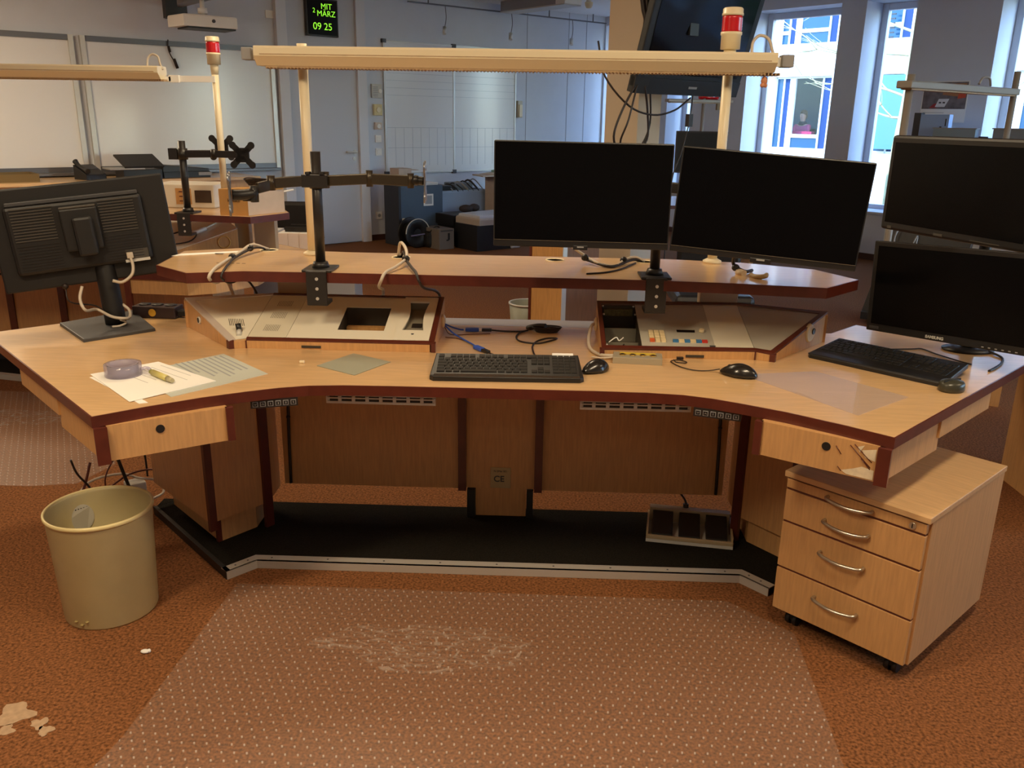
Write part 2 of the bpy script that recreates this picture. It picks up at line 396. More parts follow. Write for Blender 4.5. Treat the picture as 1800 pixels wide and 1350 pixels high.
wallbox('thermostat', .215, .31, 1.335, 1.42, .035, mat('beige', S(206, 190, 176), .5), 'beige thermostat between alarm box and light switches', 'thermostat',
        inner=lambda t, a, b, c, d, e: MB().cyl(((a+b)/2, -e, (c+d)/2), ((a+b)/2, -e-.012, (c+d)/2), .026, M=MA).build('dial', WHITE, t, True))
wallbox('light_switch', .225, .31, 1.185, 1.27, .014, WHITE, 'upper of the two white light switches by the door', 'switch', group='white light switches', inner=rocker)
wallbox('light_switch', .225, .31, 1.03, 1.115, .014, WHITE, 'lower of the two white light switches by the door', 'switch', group='white light switches', inner=rocker)
def sock(t, u0, u1, z0, z1, dp):
    MB().cyl(((u0+u1)/2, -dp, (z0+z1)/2), ((u0+u1)/2, -dp-.004, (z0+z1)/2), .021, M=MA).build('socket_well', GREY, t, True)
wallbox('wall_socket', .20, .29, .26, .35, .014, WHITE, 'white wall socket low down between door and steel cabinet', 'socket', inner=sock)
wallbox('wall_handset', 2.44, 2.52, 1.5, 1.72, .05, mat('ivory2', S(196, 190, 170), .5), 'small ivory handset box beside the planning board', 'intercom',
        inner=lambda t, a, b, c, d, e: MB().bx(a+.012, b-.012, -e-.02, -e, c+.01, d-.05, .006, M=MA).build('handset', CREAM, t, True))
wallbox('cover_plate', -1.09, -.995+.0, 2.49, 2.57, .012, WHITE, 'small white cover plate high beside the door', 'cover plate')
# digital clock
t = thing('digital_clock', 'black wall clock with green digits showing date and time', 'clock', AW(-.45, .03, 2.34), AR)
MB().bx(-.645, -.255, -.085, -.03, 2.34, 2.73, .004, M=MA).build('casing', BLACKM, t, True)
MB().bx(-.63, -.27, -.089, -.085, 2.355, 2.715, M=MA).build('display_glass', SCREEN, t, True)
RMi = root_matrix(t).inverted()
for s, du, dz, sz in (('MIT', .05, .31, .085), ('2', -.105, .262, .07), ('MÄRZ', .045, .235, .085), ('09 25', -.005, .10, .105)):
    text(s, sz, GREEN_LED, 'digits', t, RMi @ UP(AW(-.45+du, .0915, 2.34+dz), U), bold=.0)
# projector on its wall arm
t = thing('projector', 'white short-throw projector on a wall arm above the whiteboards', 'projector', AW(-2.04, 0, 2.26), AR)
MB().prism([(-2.30, -.92), (-1.79, -.92), (-1.75, -.60), (-2.34, -.60)], 2.27, 2.375, .015, M=MA).build('casing', WHITE, t, True)
MB().bx(-2.26, -1.80, -.90, -.62, 2.255, 2.272, M=MA).build('base', BLACK, t, True)
MB().cyl((-2.02, -.918, 2.325), (-2.02, -.93, 2.325), .016, M=MA).build('sensor', DARKGREY, t, True)
a = MB(); a.cyl((-2.05, -.74, 2.375), (-2.05, -.74, 2.53), .022, M=MA); a.cyl((-2.05, -.74, 2.40), (-2.05, -.74, 2.45), .045, M=MA); a.build('ball_joint', WHITE, t, True)
a = MB(); a.bx(-2.12, -1.98, -.86, -.02, 2.52, 2.60, .006, M=MA); a.build('wall_arm', GREY, t, True)
MB().bx(-2.16, -1.94, -.03, 0, 2.40, 2.72, M=MA).build('wall_plate', BLACKM, t, True)
MB().bx(-2.33, -2.22, -.55, -.46, 2.36, 2.62, M=MA).build('cable_box', BLACK, t, True)
c = MB(); c.tube([AW(-2.17, .05, 2.20), AW(-2.18, .06, 2.12), AW(-2.16, .06, 2.05), AW(-2.11, .05, 1.97)], .006); c.cyl(AW(-2.13, .055, 2.02), AW(-2.10, .05, 1.93), .015)
c.cyl(AW(-2.175, .06, 2.14), AW(-2.165, .06, 2.08), .012)
solo('hanging_cord', c, WIREB, 'short black cord with plug hanging over the whiteboard top', 'cable', AW(-2.14, .05, 2.1))
# spot rail
t = thing('spot_rail', 'thin ceiling spot rail with three hanging spots by the corner', 'track light', AW(2.3, .12, 2.8), AR)
MB().bx(.66, 3.98, -.13, -.11, 2.79, 2.805, M=MA).build('rail', ALUD, t, True)
for q in (.95, 2.29, 2.9, 3.72): MB().cyl((q, -.12, 2.80), (q, -.12, CEIL), .008, M=MA).build('hanger', ALUD, t, True)
for u in (1.2, 2.25, 3.33):
    sp = MB().cyl((u-.045, -.16, 2.47), (u-.02, -.13, 2.55), .024, M=MA).build('spot_head', ALU, t, True)
    MB().tube([(u, -.12, 2.79), (u+.012, -.12, 2.68), (u+.004, -.12, 2.6), (u-.022, -.132, 2.548)], .0045, M=MA).build('flex_cable', ALUD, sp, True)
# unlit ceiling lamp and detector
t = thing('ceiling_lamp', 'grey box ceiling lamp, unlit, near the far corner', 'ceiling lamp', (.05, 11.38, CEIL-.13), ROT_B)
MB().bx(-.6, .6, -.13, .13, .012, .13, .004).build('housing', GREY, t)
MB().bx(-.6, .6, -.135, .135, 0, .014, .003).build('louvre', LGREY, t)
MB().bx(.45, .61, -.136, .136, .014, .128).build('end_cap', WHITE, t)
t = thing('smoke_detector', 'small beige smoke detector next to the unlit ceiling lamp', 'smoke detector', (.64, 11.05, CEIL-.15))
MB().lathe([(.0, 0), (.03, .005), (.045, .03), (.05, .07)], seg=20).build('dome', CREAM, t); MB().cyl((0, 0, .07), (0, 0, .15), .035).build('base', WHITE, t)
# lit ceiling lamps above the desks (their light is in CEIL_LAMPS)
for i, ((x, y), e) in enumerate(CEIL_LAMPS):
    lab = ['farthest out over the open floor before the desk', 'over the floor beside the cream waste bin', 'over the floor in front of the drawer unit', 'over the desk below the whiteboards', 'over the floor behind the drawer unit', 'over the floor behind the raised shelf'][i]
    t = thing('ceiling_lamp', 'lit white box ceiling lamp '+lab, 'ceiling lamp', (x, y, CEIL-.085), AR, 'lit ceiling lamps')
    MB().bx(-.66, .66, -.18, .18, .004, .085, .004).build('housing', WHITE, t)
# TV on the column
TVM = mat('tv_gloss', S(8, 12, 16), .08, spec=.4)
t = thing('television', 'large black flat television tilted forward on the column', 'television', CC + U*.225 + V*.22 + Vector((0, 0, 1.685)), rot=(0, 0, 0))
Mt = frame(CC + U*.225 + V*.22 + Vector((0, 0, 1.685)), U, (-V) * math.cos(.27) + Vector((0, 0, 1))*math.sin(.27) , (Vector((0, 0, 1))*math.cos(.27) + V*math.sin(.27)))
MB().bx(-.515, .515, 0, .05, 0, .66, .008, M=Mt).build('casing', BLACK, t, True)
MB().bx(-.46, .46, -.003, .001, .09, .63, M=Mt).build('screen', TVM, t, True)
MB().prism([(-.515, 0), (-.40, -.012), (.40, -.012), (.515, 0), (.515, .05), (-.515, .05)], -.03, .065, M=Mt).build('speaker_bar', BLACK, t, True)
MB().bx(-.36, .30, .05, .10, .05, .5, .01, M=Mt).build('rear_housing', BLACKM, t, True)
a = MB().bx(.03, .19, -.012, 0, 1.75, 2.3, M=MC); a.bx(.07, .15, -.33, -.005, 2.0, 2.09, M=MC); a.build('wall_bracket', BLACKM, t, True)
RMi = root_matrix(t).inverted()
MB().bx(-.02, .06, -.0145, -.0118, .012, .026, M=Mt).build('badge', GREY, t, True)
cz = lambda u, o, z: CC + U*u + V*o + Vector((0, 0, z))
c = MB(); c.tube([cz(-.06, .02, 2.85), cz(-.07, .03, 2.5), cz(-.05, .05, 2.15), cz(.02, .16, 1.9), cz(.06, .2, 1.74)], .017)
solo('cable_sleeve', c, WIREB, 'thick black braided cable running down the column to the television', 'cable', cz(-.06, .02, 2.5))
c = MB()
c.tube([cz(-.26, .22, 1.72), cz(-.36, .2, 1.55), cz(-.40, .18, 1.40), cz(-.33, .17, 1.30), cz(-.22, .18, 1.29), cz(-.12, .2, 1.38), cz(-.14, .21, 1.55), cz(-.2, .23, 1.70)], .007)
c.tube([cz(-.25, .22, 1.73), cz(-.34, .24, 1.5), cz(-.36, .2, 1.36), cz(-.27, .2, 1.29), cz(-.16, .19, 1.34), cz(-.1, .2, 1.48), cz(-.13, .21, 1.70)], .006)
c.tube([cz(-.45, .06, 1.95), cz(-.42, .1, 1.75), cz(-.30, .2, 1.58), cz(-.1, .22, 1.53), cz(.1, .22, 1.56), cz(.24, .23, 1.64)], .006)
solo('cable_loop', c, WIREB, 'black cables looping below the lower corner of the television', 'cable', cz(-.25, .2, 1.5))
c = MB(); c.tube([cz(.27, .22, 1.68), cz(.27, .22, 1.6), cz(.26, .22, 1.52)], .005); c.tube([cz(.27, .22, 1.53), cz(.20, .22, 1.3), cz(.12, .22, 1.1), cz(.1, .22, .6), cz(.1, .22, .005)], .004); c.bx(.24, .28, -.23, -.20, 1.46, 1.54, M=MC)
solo('network_cable', c, WIREB, 'thin dark cable with a plug hanging under the television', 'cable', cz(.26, .22, 1.5))

# cabinet, bin beside the column
t = thing('wooden_cabinet', 'narrow orange wood cabinet standing beside the column', 'cabinet', (.2812, 5.25, 0), AR)
MB().prism([(0, 0), (.29, 0), (.29, .29), (0, .29)], .0, 1.12).build('body', WOODSHADE, t)
MB().bx(-.02, 0, .0, .29, 0, 1.12).build('side_panel', OAK, t)
MB().bx(-.022, .012, -.006, .0, 0, 1.12).build('edge_profile', ALU, t)
MB().bx(-.026, -.0, .29, .31, 0, 1.12).build('edge_strip', MAHOG, t)
t = thing('waste_bin', 'grey waste bin half hidden behind the wooden cabinet', 'waste bin', (.05, 5.72, 0))
MB().lathe([(.0, 0), (.10, 0), (.125, .30), (.118, .30), (.095, .008), (0, .008)], seg=28).build('bucket', mat('bin_grey', S(140, 142, 128), .5), t)
MB().lathe([(.118, .292), (.129, .292), (.129, .303), (.118, .303), (.118, .292)], seg=28).build('rim', LGREY, t)

# ================================================================ MAIN WORKSTATION
def sym(half): return half + [(-x, y) for x, y in reversed(half) if abs(x) > 1e-6]
DESK = sym([(0, 2.358), (.30, 2.358), (.44, 2.354), (.54, 2.342), (.62, 2.314), (.70, 2.272), (.80, 2.212), (.92, 2.122), (1.02, 2.036),
            (1.81, 2.849), (1.36, 3.285), (1.215, 3.135), (0, 3.135)])
t = desk = thing('control_desk', 'large curved beech control desk with dark mahogany edges, in the front', 'desk', (0, 2.7, 0))
top = MB().prism(DESK, .72, .75).build('desktop', BEECH, t, True)
MB().ring(DESK, .004, .7195, .7497).build('edge_band', MAHOG, top, True, 'dark mahogany edge band')
q = .7071
for s in (1, -1):
    m = lambda pts: [(s*x, y) for x, y in pts]
    # drawer box under the wing: front apron, side apron
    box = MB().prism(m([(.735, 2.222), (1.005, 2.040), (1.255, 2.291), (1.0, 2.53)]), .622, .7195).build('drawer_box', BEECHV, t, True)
    MB().prism(m([(.720, 2.222), (.737, 2.211), (.745, 2.224), (.729, 2.236)]), .622, .7195).build('edge_strip', MAHOG, box, True, 'dark mahogany strip at the inner end')
    MB().prism(m([(.985, 2.038), (1.012, 2.020), (1.022, 2.036), (1.0, 2.056)]), .618, .7195).build('edge_strip', MAHOG, box, True, 'dark mahogany corner post')
    MB().prism(m([(1.25, 2.277), (1.523, 2.556), (1.505, 2.574), (1.232, 2.295)]), .662, .7195).build('side_apron', BEECHV, t, True)
    o = Vector((s*.885, 2.1208, .689)); nv = Vector((-.5606*s, -.828, 0))
    lk = MB(); lk.cyl(o-nv*.01, o+nv*.002, .0115, 16); lk.build('lock', BLACK, box, True)
    if s > 0:
        CHIP = mat('bare_chipboard', S(222, 206, 176), .8, var=.12, scale=60)
        Mf = frame((1.005, 2.040, .622), (.2697, -.1820, 0), (.5606, .828, 0))   # x along the apron towards the corner, origin at the corner
        c = MB()
        for pl in ([(-.02, .004), (-.085, .004), (-.10, .012), (-.07, .024), (-.05, .034), (-.02, .03)], [(-.02, .055), (-.045, .06), (-.055, .078), (-.02, .088)], [(-.06, .07), (-.066, .085), (-.05, .092)]):
            vs = [c.bm.verts.new(Mf @ Vector((x, -.0016, z))) for x, z in pl]; c.bm.faces.new(vs)
            vs = [c.bm.verts.new(Mf @ Vector((x, .0005, z))) for x, z in pl]; c.bm.faces.new(vs[::-1])
        c.build('chipped_veneer', CHIP, box, True, 'pale bare patches where veneer has chipped off')
        c = MB()
        for x0, z0, x1, z1 in ((-.085, .085, -.03, .035), (-.075, .09, -.028, .05), (-.12, .075, -.105, .055), (-.11, .02, -.10, .01), (-.055, .055, -.03, .03)):
            c.cyl(Mf @ Vector((x0, -.001, z0)), Mf @ Vector((x1, -.001, z1)), .0012, 6)
        c.build('scratch', MAHOG, box, True)
    # leg cabinet carrying the wing
    F = (1.009, 2.683); Rr = (.862, 2.872)
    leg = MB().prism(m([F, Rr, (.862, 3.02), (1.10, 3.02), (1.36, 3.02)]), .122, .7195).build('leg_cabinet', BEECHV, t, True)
    MB().prism(m([(1.0, 2.726), (.905, 2.848), (.905, 3.02), (1.08, 3.02), (1.29, 3.02)]), .03, .122).build('plinth', BEECHV, leg, True)
    MB().prism(m([(1.009, 2.679), (.992, 2.701), (1.000, 2.708), (1.022, 2.690)]), .09, .7195).build('edge_strip', MAHOG, leg, True, 'dark mahogany front corner strip')
    MB().prism(m([(1.004, 2.720), (.993, 2.734), (1.002, 2.742), (1.014, 2.729)]), .03, .122).build('edge_strip', MAHOG, leg, True, 'dark mahogany strip on the plinth corner')
    MB().prism(m([(.878, 2.854), (.858, 2.880), (.846, 2.872), (.866, 2.846)]), .03, .7195).build('edge_strip', MAHOG, leg, True, 'dark mahogany inner strip')
    # modesty panel of this side with its stiles
    px = [(.152, .836) if s > 0 else (-.836, -.166)][0]
    pn = MB().bx(px[0], px[1], 3.0, 3.02, .142, .7195).build('modesty_panel', BEECHV, t, True)
    a, b = (.122, .152) if s > 0 else (-.166, -.136)
    MB().bx(a, b, 2.975, 3.025, .142, .7195).build('stile', MAHOG, t, True)
    a, b = (.094, .119) if s > 0 else (-.133, -.102)
    MB().bx(a, b, 2.985, 3.02, .03, .142).build('foot', BLACK, t, True)
    # cable conduit beside the leg
    c = MB(); c.tube([(s*.80, 2.99, .70), (s*.80, 2.985, .5), (s*.805, 2.985, .34), (s*.81, 2.988, .15)], .006); c.sphere((s*.802, 2.982, .42), .008)
    c.build('cable_duct', WIREB, t, True)
MB().bx(-.136, .122, 3.0, 3.02, .146, .7195).build('centre_panel', BEECHV, t, True)
MB().bx(-.100, .092, 3.002, 3.02, .03, .146).build('centre_foot', BEECHV, t, True)
pm = mat('type_plate', S(176, 158, 118), .45, metal=.3)
pt = MB().bx(-.045, .032, 2.997, 3.0, .148, .232, .001).build('type_plate', pm, t, True)
RMi = root_matrix(t).inverted()
text('CE', .034, DARKGREY, 'lettering', pt, RMi @ UP((-.012, 2.9965, .185), (1, 0, 0)), bold=.0006)
text('N 5Mai 001', .011, DARKGREY, 'lettering', pt, RMi @ UP((-.006, 2.9965, .217), (1, 0, 0)))
# fan grilles and keypads under the front edge
for s in (1, -1):
    x0, x1, y0, y1 = (.25, .575, 2.40, 2.385) if s > 0 else (-.50, -.175, 2.39, 2.395)
    g = MB(); L = x1-x0
    g.bx(x0, x1, 2.385, 2.44, .7065, .7195); g.bx(x0, x1, 2.385, 2.39, .687, .7065); g.bx(x0, x1, 2.382, 2.392, .684, .691)
    for i in range(9): g.bx(x0+i*L/8-.005 if i else x0, x0+i*L/8+.005 if i < 8 else x1, 2.381, 2.39, .69, .7065)
    g.bx(x0, x1, 2.38, 2.386, .6995, .703)
    gr = g.build('vent_strip', LGREY, t, True)
    g = MB(); g.bx(x0+.01, x1-.01, 2.3845, 2.386, .690, .706); g.build('slots', BLACK, gr, True)
    kx0, kx1, ky = (.575, .70, -.02) if s > 0 else (-.70, -.57, -.02)
    kp = MB(); kc = .5*(kx0+kx1)
    Mk = frame((kc, 2.315 if s > 0 else 2.318, .7065), (1, -.33*s, 0), (.33*s, 1, 0)) if True else None
    kp.prism([(-.066, -.012), (.066, -.012), (.066, .05), (-.066, .05)], -.013, .013, M=Mk)
    kb = kp.build('keypad', BLACKM, t, True, 'black keypad with six round buttons under the desk edge')
    for i in range(6):
        b = MB(); x = -.053+i*.0212
        b.prism([(x-.0075, -.0135), (x+.0075, -.0135), (x+.0075, -.012), (x-.0075, -.012)], -.0085, .0065, M=Mk); b.build('button', GREY, kb, True)
        b = MB(); b.prism([(x-.0058, -.0142), (x+.0058, -.0142), (x+.0058, -.0135), (x-.0058, -.0135)], -.0068, .0048, M=Mk); b.build('button_face', BLACK, kb, True)
        if i > 1: text('123S'[i-2], .008, LGREY, 'digit', kb, root_matrix(kb).inverted() @ Mk @ UP((x, -.0146, -.001), (1, 0, 0)), ext=.0002)
        else:
            b = MB(); sg = 1 if i else -1
            b.tube([Mk @ Vector((x-.003, -.0146, -.001-sg*.002)), Mk @ Vector((x, -.0146, -.001+sg*.002)), Mk @ Vector((x+.003, -.0146, -.001-sg*.002))], .0005, 4, smooth=False); b.build('arrow', LGREY, kb, True)
# grey-blue duct along the rear edge of the desktop
MB().bx(-.84, .84, 3.14, 3.26, .66, .748).build('rear_cable_duct', mat('duct_grey', S(150, 148, 156), .5), t, True)

# floor platform
t = thing('floor_platform', 'low black carpeted platform with bright metal nosing under the desk', 'platform', (0, 2.8, 0))
PL = sym([(0, 2.605), (.828, 2.605), (.905, 2.52), (1.35, 2.98), (1.35, 3.07), (0, 3.07)])
MB().prism(PL, 0, .029).build('carpet_top', BLKCARPET, t, True)
nose = MB()
segs = [((-.905, 2.52), (-.828, 2.605)), ((-.828, 2.605), (.828, 2.605)), ((.828, 2.605), (.905, 2.52))]
inner = [(-.929, 2.541), (-.842, 2.637), (.842, 2.637), (.929, 2.541)]; front = [(-.902, 2.517), (-.826, 2.600), (.826, 2.600), (.902, 2.517)]
for k, (a, b) in enumerate(segs):
    nose.prism([front[k], front[k+1], inner[k+1], inner[k]], .0285, .0315)
    nose.prism([front[k], front[k+1], segs[k][1], segs[k][0]], .0005, .0315)
no = nose.build('metal_nosing', ALU, t, True)
sc = MB()
for i in range(9): sc.cyl((-.78+i*.195, 2.62, .031), (-.78+i*.195, 2.62, .0325), .0035, 8)
for s in (1, -1):
    for y in (2.55, 2.585): sc.cyl((s*(.87+(2.57-y)*.9), y+.012, .031), (s*(.87+(2.57-y)*.9), y+.012, .0325), .0035, 8)
sc.build('screw', ALUD, no, True)
MB().prism([(-.905, 2.518), (-1.36, 2.99), (-1.35, 3.0), (-.895, 2.53)], .0, .0315).build('edge_tape', BLACK, t, True)

# foot pedal
t = thing('foot_pedal', 'beige floor pedal unit with three black pads under the desk', 'foot pedal', (.70, 2.90, .029), 0)
Mp = frame((.70, 2.885, .0305), (.322, -.05, 0), (.05, .322, 0))
MB().bx(-.155, .155, -.085, .10, 0, .012, M=Mp).build('base_plate', LGREY, t, True)
f = MB(); f.bx(-.155, .155, -.085, -.073, .012, .026, .002, M=Mp); f.bx(-.155, -.148, -.073, .10, .012, .04, M=Mp); f.bx(.148, .155, -.073, .10, .012, .04, M=Mp); f.bx(-.148, .148, .07, .10, .012, .066, M=Mp); f.build('frame', mat('pedal_beige', S(170, 152, 120), .5), t, True)
for i in range(3):
    x = -.098+i*.098
    MB().prism([(x-.038, -.066), (x+.038, -.066), (x+.038, .064), (x-.038, .064)], lambda a, b: .013, lambda a, b: .044+b*.26, .004, M=Mp).build('pedal', BLACK, t, True)
c = MB(); c.tube([(.70, 2.985, .09), (.698, 2.99, .12), (.67, 3.04, .16), (.66, 3.06, .25)], .004); c.cyl((.70, 2.982, .075), (.70, 2.985, .11), .011, 10); c.build('cable', WIREB, t, True)

# ---------------------------------------------------------------- raised shelf
SHELF = [(0, 2.79), (.47, 2.782), (.75, 2.758), (1.033, 2.71), (1.185, 2.87), (1.10, 3.06), (.87, 3.18), (.60, 3.23), (0, 3.235),
         (-.60, 3.24), (-.86, 3.27), (-1.02, 3.30), (-1.22, 3.19), (-1.185, 2.87), (-1.03, 2.735), (-.86, 2.79), (-.60, 2.795)]
t = shelf = thing('raised_shelf', 'long beech shelf raised on posts behind the consoles', 'shelf', (0, 3.15, .66))
b = MB().prism(SHELF, .966, 1.0).build('shelf_board', BEECH, t, True)
MB().ring(SHELF, .004, .9655, .9997).build('edge_band', MAHOG, b, True, 'dark mahogany edge band')
POSTM = mat('post_beige', S(178, 158, 130), .5)
for x0, x1 in ((-.86, -.70), (.72, .86)):
    p = MB(); p.bx(x0, x1, 3.145, 3.20, .748, .966, .003); p.build('post', POSTM, t, True)
    MB().bx((x0+x1)/2+.01, (x0+x1)/2+.03, 3.12, 3.146, .93, .966).build('bracket', MAHOG, t, True)
for x, y in ((-.915, 3.245), (-.39, 3.14), (.178, 3.15), (.507, 3.15)):
    g = MB(); g.lathe([(0, .0), (.03, .0), (.034, .003), (.036, .0)], (x, y, 1.0004), 24); g.build('cable_grommet', CREAM, b, True)
DOT = MB()
for x in (-1.005, -.955, -.935, -.915): DOT.bx(x, x+.012, 2.935, 2.941, 1.0, 1.0006)
DOT.build('screw_mark', DARKGREY, b, True)

# overhead lamp on its two poles
def light_bar(name, label, loc, rz, L, x0, x1, poles, beacon_x, with_cap=True):
    t = thing(name, label, 'desk lamp', loc, rz)
    prof = [(-.055, .062), (.045, .062), (.05, .05), (.05, .03), (.03, 0), (-.03, 0), (-.06, .03), (-.06, .055)]
    def bar(pr, xa, xb):
        b = MB(); A = [b.bm.verts.new((xa, y, z)) for y, z in pr]; B = [b.bm.verts.new((xb, y, z)) for y, z in pr]; n = len(pr)
        for i in range(n): b.bm.faces.new((A[i], A[(i+1) % n], B[(i+1) % n], B[i]))
        b.bm.faces.new(A[::-1]); b.bm.faces.new(B); return b
    zl = 1.657
    b = bar([(y, zl-loc[2]+z) for y, z in prof], x0, x1); h = b.build('housing', CREAM, t)
    g = MB(); g.bx(x0+.02, x1-.02, -.061, -.0595, zl-loc[2]+.0335, zl-loc[2]+.0365); g.build('seam', CREAMD, h)
    g = MB(); g.bx(x0+.03, x1-.03, -.028, .028, zl-loc[2]-.006, zl-loc[2]+.004)
    n = int((x1-x0)/.012)
    for i in range(n): g.bx(x0+.03+i*.012, x0+.034+i*.012, -.03, .03, zl-loc[2]-.009, zl-loc[2])
    g.build('louvre', CREAMD, t)
    if with_cap:
        for xa, xb in ((x0-.052, x0-.018), (x1+.022, x1+.062)):
            e = MB().bx(xa, xb, -.03, .02, zl-loc[2]+.018, zl-loc[2]+.058, .003).build('end_cap', GREY, t)
            MB().bx(min(xb, x0)-.012 if xa < x0 else x1-.002, x0+.002 if xa < x0 else xa+.002, -.012, .004, zl-loc[2]+.02, zl-loc[2]+.05).build('connector', WHITE, e)
    for px, ztop in poles:
        p = MB().cyl((px, .06, .0), (px, .06, ztop-loc[2]), .0175, 20).build('pole', CREAM, t)
        MB().lathe([(0, 0), (.034, 0), (.034, .008), (.019, .016), (.0, .016)], (px, .06, 0), 24).build('pole_collar', CREAM, p)
    if beacon_x is not None:
        z = 1.735-loc[2]; bc = MB(); bc.lathe([(0, 0), (.033, 0), (.033, .044), (.036, .046), (.036, .055), (0, .055)], (beacon_x, .06, z), 28); bo = bc.build('beacon', CREAM, t, label='cream signal beacon with a red lens on top of the pole')
        bc = MB(); bc.lathe([(.031, .055), (.0345, .058)] + [(.0335+.001*(i % 2), .061+i*.0042) for i in range(11)] + [(.031, .108)], (beacon_x, .06, z), 28); bc.build('red_lens', RED, bo, label='red ribbed lens')
        bc = MB(); bc.lathe([(0, .107), (.036, .107), (.036, .114), (.034, .116), (.034, .128), (.030, .132), (0, .134)], (beacon_x, .06, z), 28); bc.build('beacon_cap', CREAM, bo)
        bc = MB(); bc.lathe([(.0175, -.05), (.021, -.012), (.021, 0), (0, 0)], (beacon_x, .06, z), 20); bc.build('beacon_neck', CREAM, bo)
    c = MB(); zz = 1.715-loc[2]
    c.tube([(x1-.075, .0, zz), (x1-.072, .01, zz+.04), (x1-.05, .015, zz+.062), (x1-.02, .01, zz+.05), (x1-.008, .0, zz+.015), (x1+.004, -.0, zz-.012)], .005); c.build('cable', WIRE, t)
    return t
lampo = light_bar('lamp_bar', 'cream overhead lamp bar with two poles and red beacon over the front desk', (0, 3.11, 1.0), 0, 1.76, -.86, .895, [(-.726, 1.735), (.758, 1.74)], .758)
TW = mat('twine_knot', S(206, 140, 100), .8)
g = MB(); g.sphere((.868, 3.10, 1.632), .011, (1, 1, 1.3)); g.sphere((.862, 3.095, 1.618), .008); g.tube([(.868, 3.10, 1.662), (.867, 3.1, 1.64)], .002); g.sphere((.873, 3.098, 1.617), .007)
o = g.build('hanging_tag', TW, lampo, True, 'small tan trinket hanging from the lamp')

# ================================================================ CONSOLES
PZ = lambda x, y: .778 + .2727*(y-2.73)          # sloping console top
def pzo(d): return lambda x, y: PZ(x, y)+d
def wall2(mb, p, q, th):
    p, q = Vector(p), Vector(q); n = Vector((-(q-p).y, (q-p).x)).normalized()*th
    mb.prism([tuple(p), tuple(q), tuple(q+n), tuple(p+n)], .7503, pzo(-.0035)); return mb
def plate(mb, poly, d0=-.003, d1=.0): return mb.prism(poly, pzo(d0), pzo(d1))
def slots(x0, x1, y0, y1, skew, n, name, parent, mat_):
    b = MB(); w = (x1-x0)/(n*2.9-1.9); P_ = 2.9*w
    for i in range(n):
        a = x0+i*P_; plate(b, [(a, y0), (a+w, y0), (a+w+skew, y1), (a+skew, y1)], -.001, .0006)
    return b.build(name, mat_, parent, True)
def recess(parent, poly, depth, m, name='recess'):
    b = MB(); n = len(poly); lo = [b.bm.verts.new((x, y, PZ(x, y)-depth(x, y) if callable(depth) else PZ(x, y)-depth)) for x, y in poly]
    hi = [b.bm.verts.new((x, y, PZ(x, y)-.002)) for x, y in poly]
    b.bm.faces.new(lo)
    for i in range(n): b.bm.faces.new((lo[i], lo[(i+1) % n], hi[(i+1) % n], hi[i]))
    return b.build(name, m, parent, True)
SLOT = mat('slot_dark', S(58, 50, 40), .7)
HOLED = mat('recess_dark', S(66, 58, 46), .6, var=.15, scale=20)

# --- console with vents, opening and handset cradle
t = thing('desk_console', 'sloped console with pale plates, an open window and an empty handset cradle', 'console', (-.6, 2.9, .75), group='desk consoles')
OL = [(-1.164, 3.016), (-.905, 2.722), (-.850, 2.735), (-.222, 2.735), (-.222, 3.062), (-.850, 3.066)]
body = MB()
wall2(body, OL[1], OL[0], -.014); wall2(body, OL[2], OL[1], -.012); wall2(body, OL[3], OL[2], -.014); wall2(body, OL[4], OL[3], -.014); wall2(body, OL[0], OL[5], -.014); wall2(body, OL[5], OL[4], -.014)
body.build('body', BEECHV, t, True)
tr = MB(); plate(tr, [(-1.164, 3.016), (-.905, 2.722), (-.888, 2.738), (-1.118, 2.998)], -.003, .002); tr.build('edge_trim', TRIMG, t, True)
tr = MB(); plate(tr, [(-1.164, 3.016), (-1.118, 2.998), (-.850, 3.052), (-.850, 3.066)], -.003, .002); tr.build('edge_trim', TRIMG, t, True)
tr = MB(); plate(tr, [(-.850, 2.735), (-.222, 2.735), (-.222, 2.749), (-.852, 2.749)], -.003, .003); plate(tr, [(-.850, 3.053), (-.222, 3.05), (-.222, 3.062), (-.850, 3.066)], -.003, .003); tr.build('edge_trim', MAHOG, t, True, 'dark mahogany front and rear trim')
tr = MB(); plate(tr, [(-.240, 2.749), (-.222, 2.735), (-.222, 3.062), (-.240, 3.05)], -.003, .004); tr.build('edge_trim', MAHOG, t, True, 'dark mahogany end trim')
b = MB(); b.prism([(-.916, 2.729), (-.903, 2.716), (-.889, 2.724), (-.894, 2.738)], .7503, pzo(.0)); b.build('corner_post', MAHOG, t, True)
b = MB(); b.prism([(-.232, 2.731), (-.217, 2.731), (-.217, 2.748), (-.232, 2.748)], .7503, pzo(.001)); b.build('corner_post', MAHOG, t, True)
b = MB(); b.bx(-.853, -.849, 2.732, 2.7352, .7503, .777); b.build('joint', MAHOG, t, True)
p = MB(); plate(p, [(-1.118, 2.998), (-.888, 2.738), (-.852, 2.749), (-.852, 3.052)]); pw = p.build('wing_plate', PLATE, t, True)
p = MB(); plate(p, [(-.850, 2.749), (-.722, 2.749), (-.722, 3.052), (-.850, 3.052)], -.003, .0006); pv = p.build('vent_plate', PLATEL, t, True)
p = MB(); plate(p, [(-.721, 2.749), (-.561, 2.749), (-.561, 3.052), (-.721, 3.052)]); plate(p, [(-.561, 2.749), (-.362, 2.749), (-.362, 2.814), (-.561, 2.814)]); plate(p, [(-.561, 2.976), (-.362, 2.976), (-.362, 3.052), (-.561, 3.052)]); plate(p, [(-.402, 2.814), (-.362, 2.814), (-.362, 2.976), (-.402, 2.976)])
pc = p.build('main_plate', PLATE, t, True)
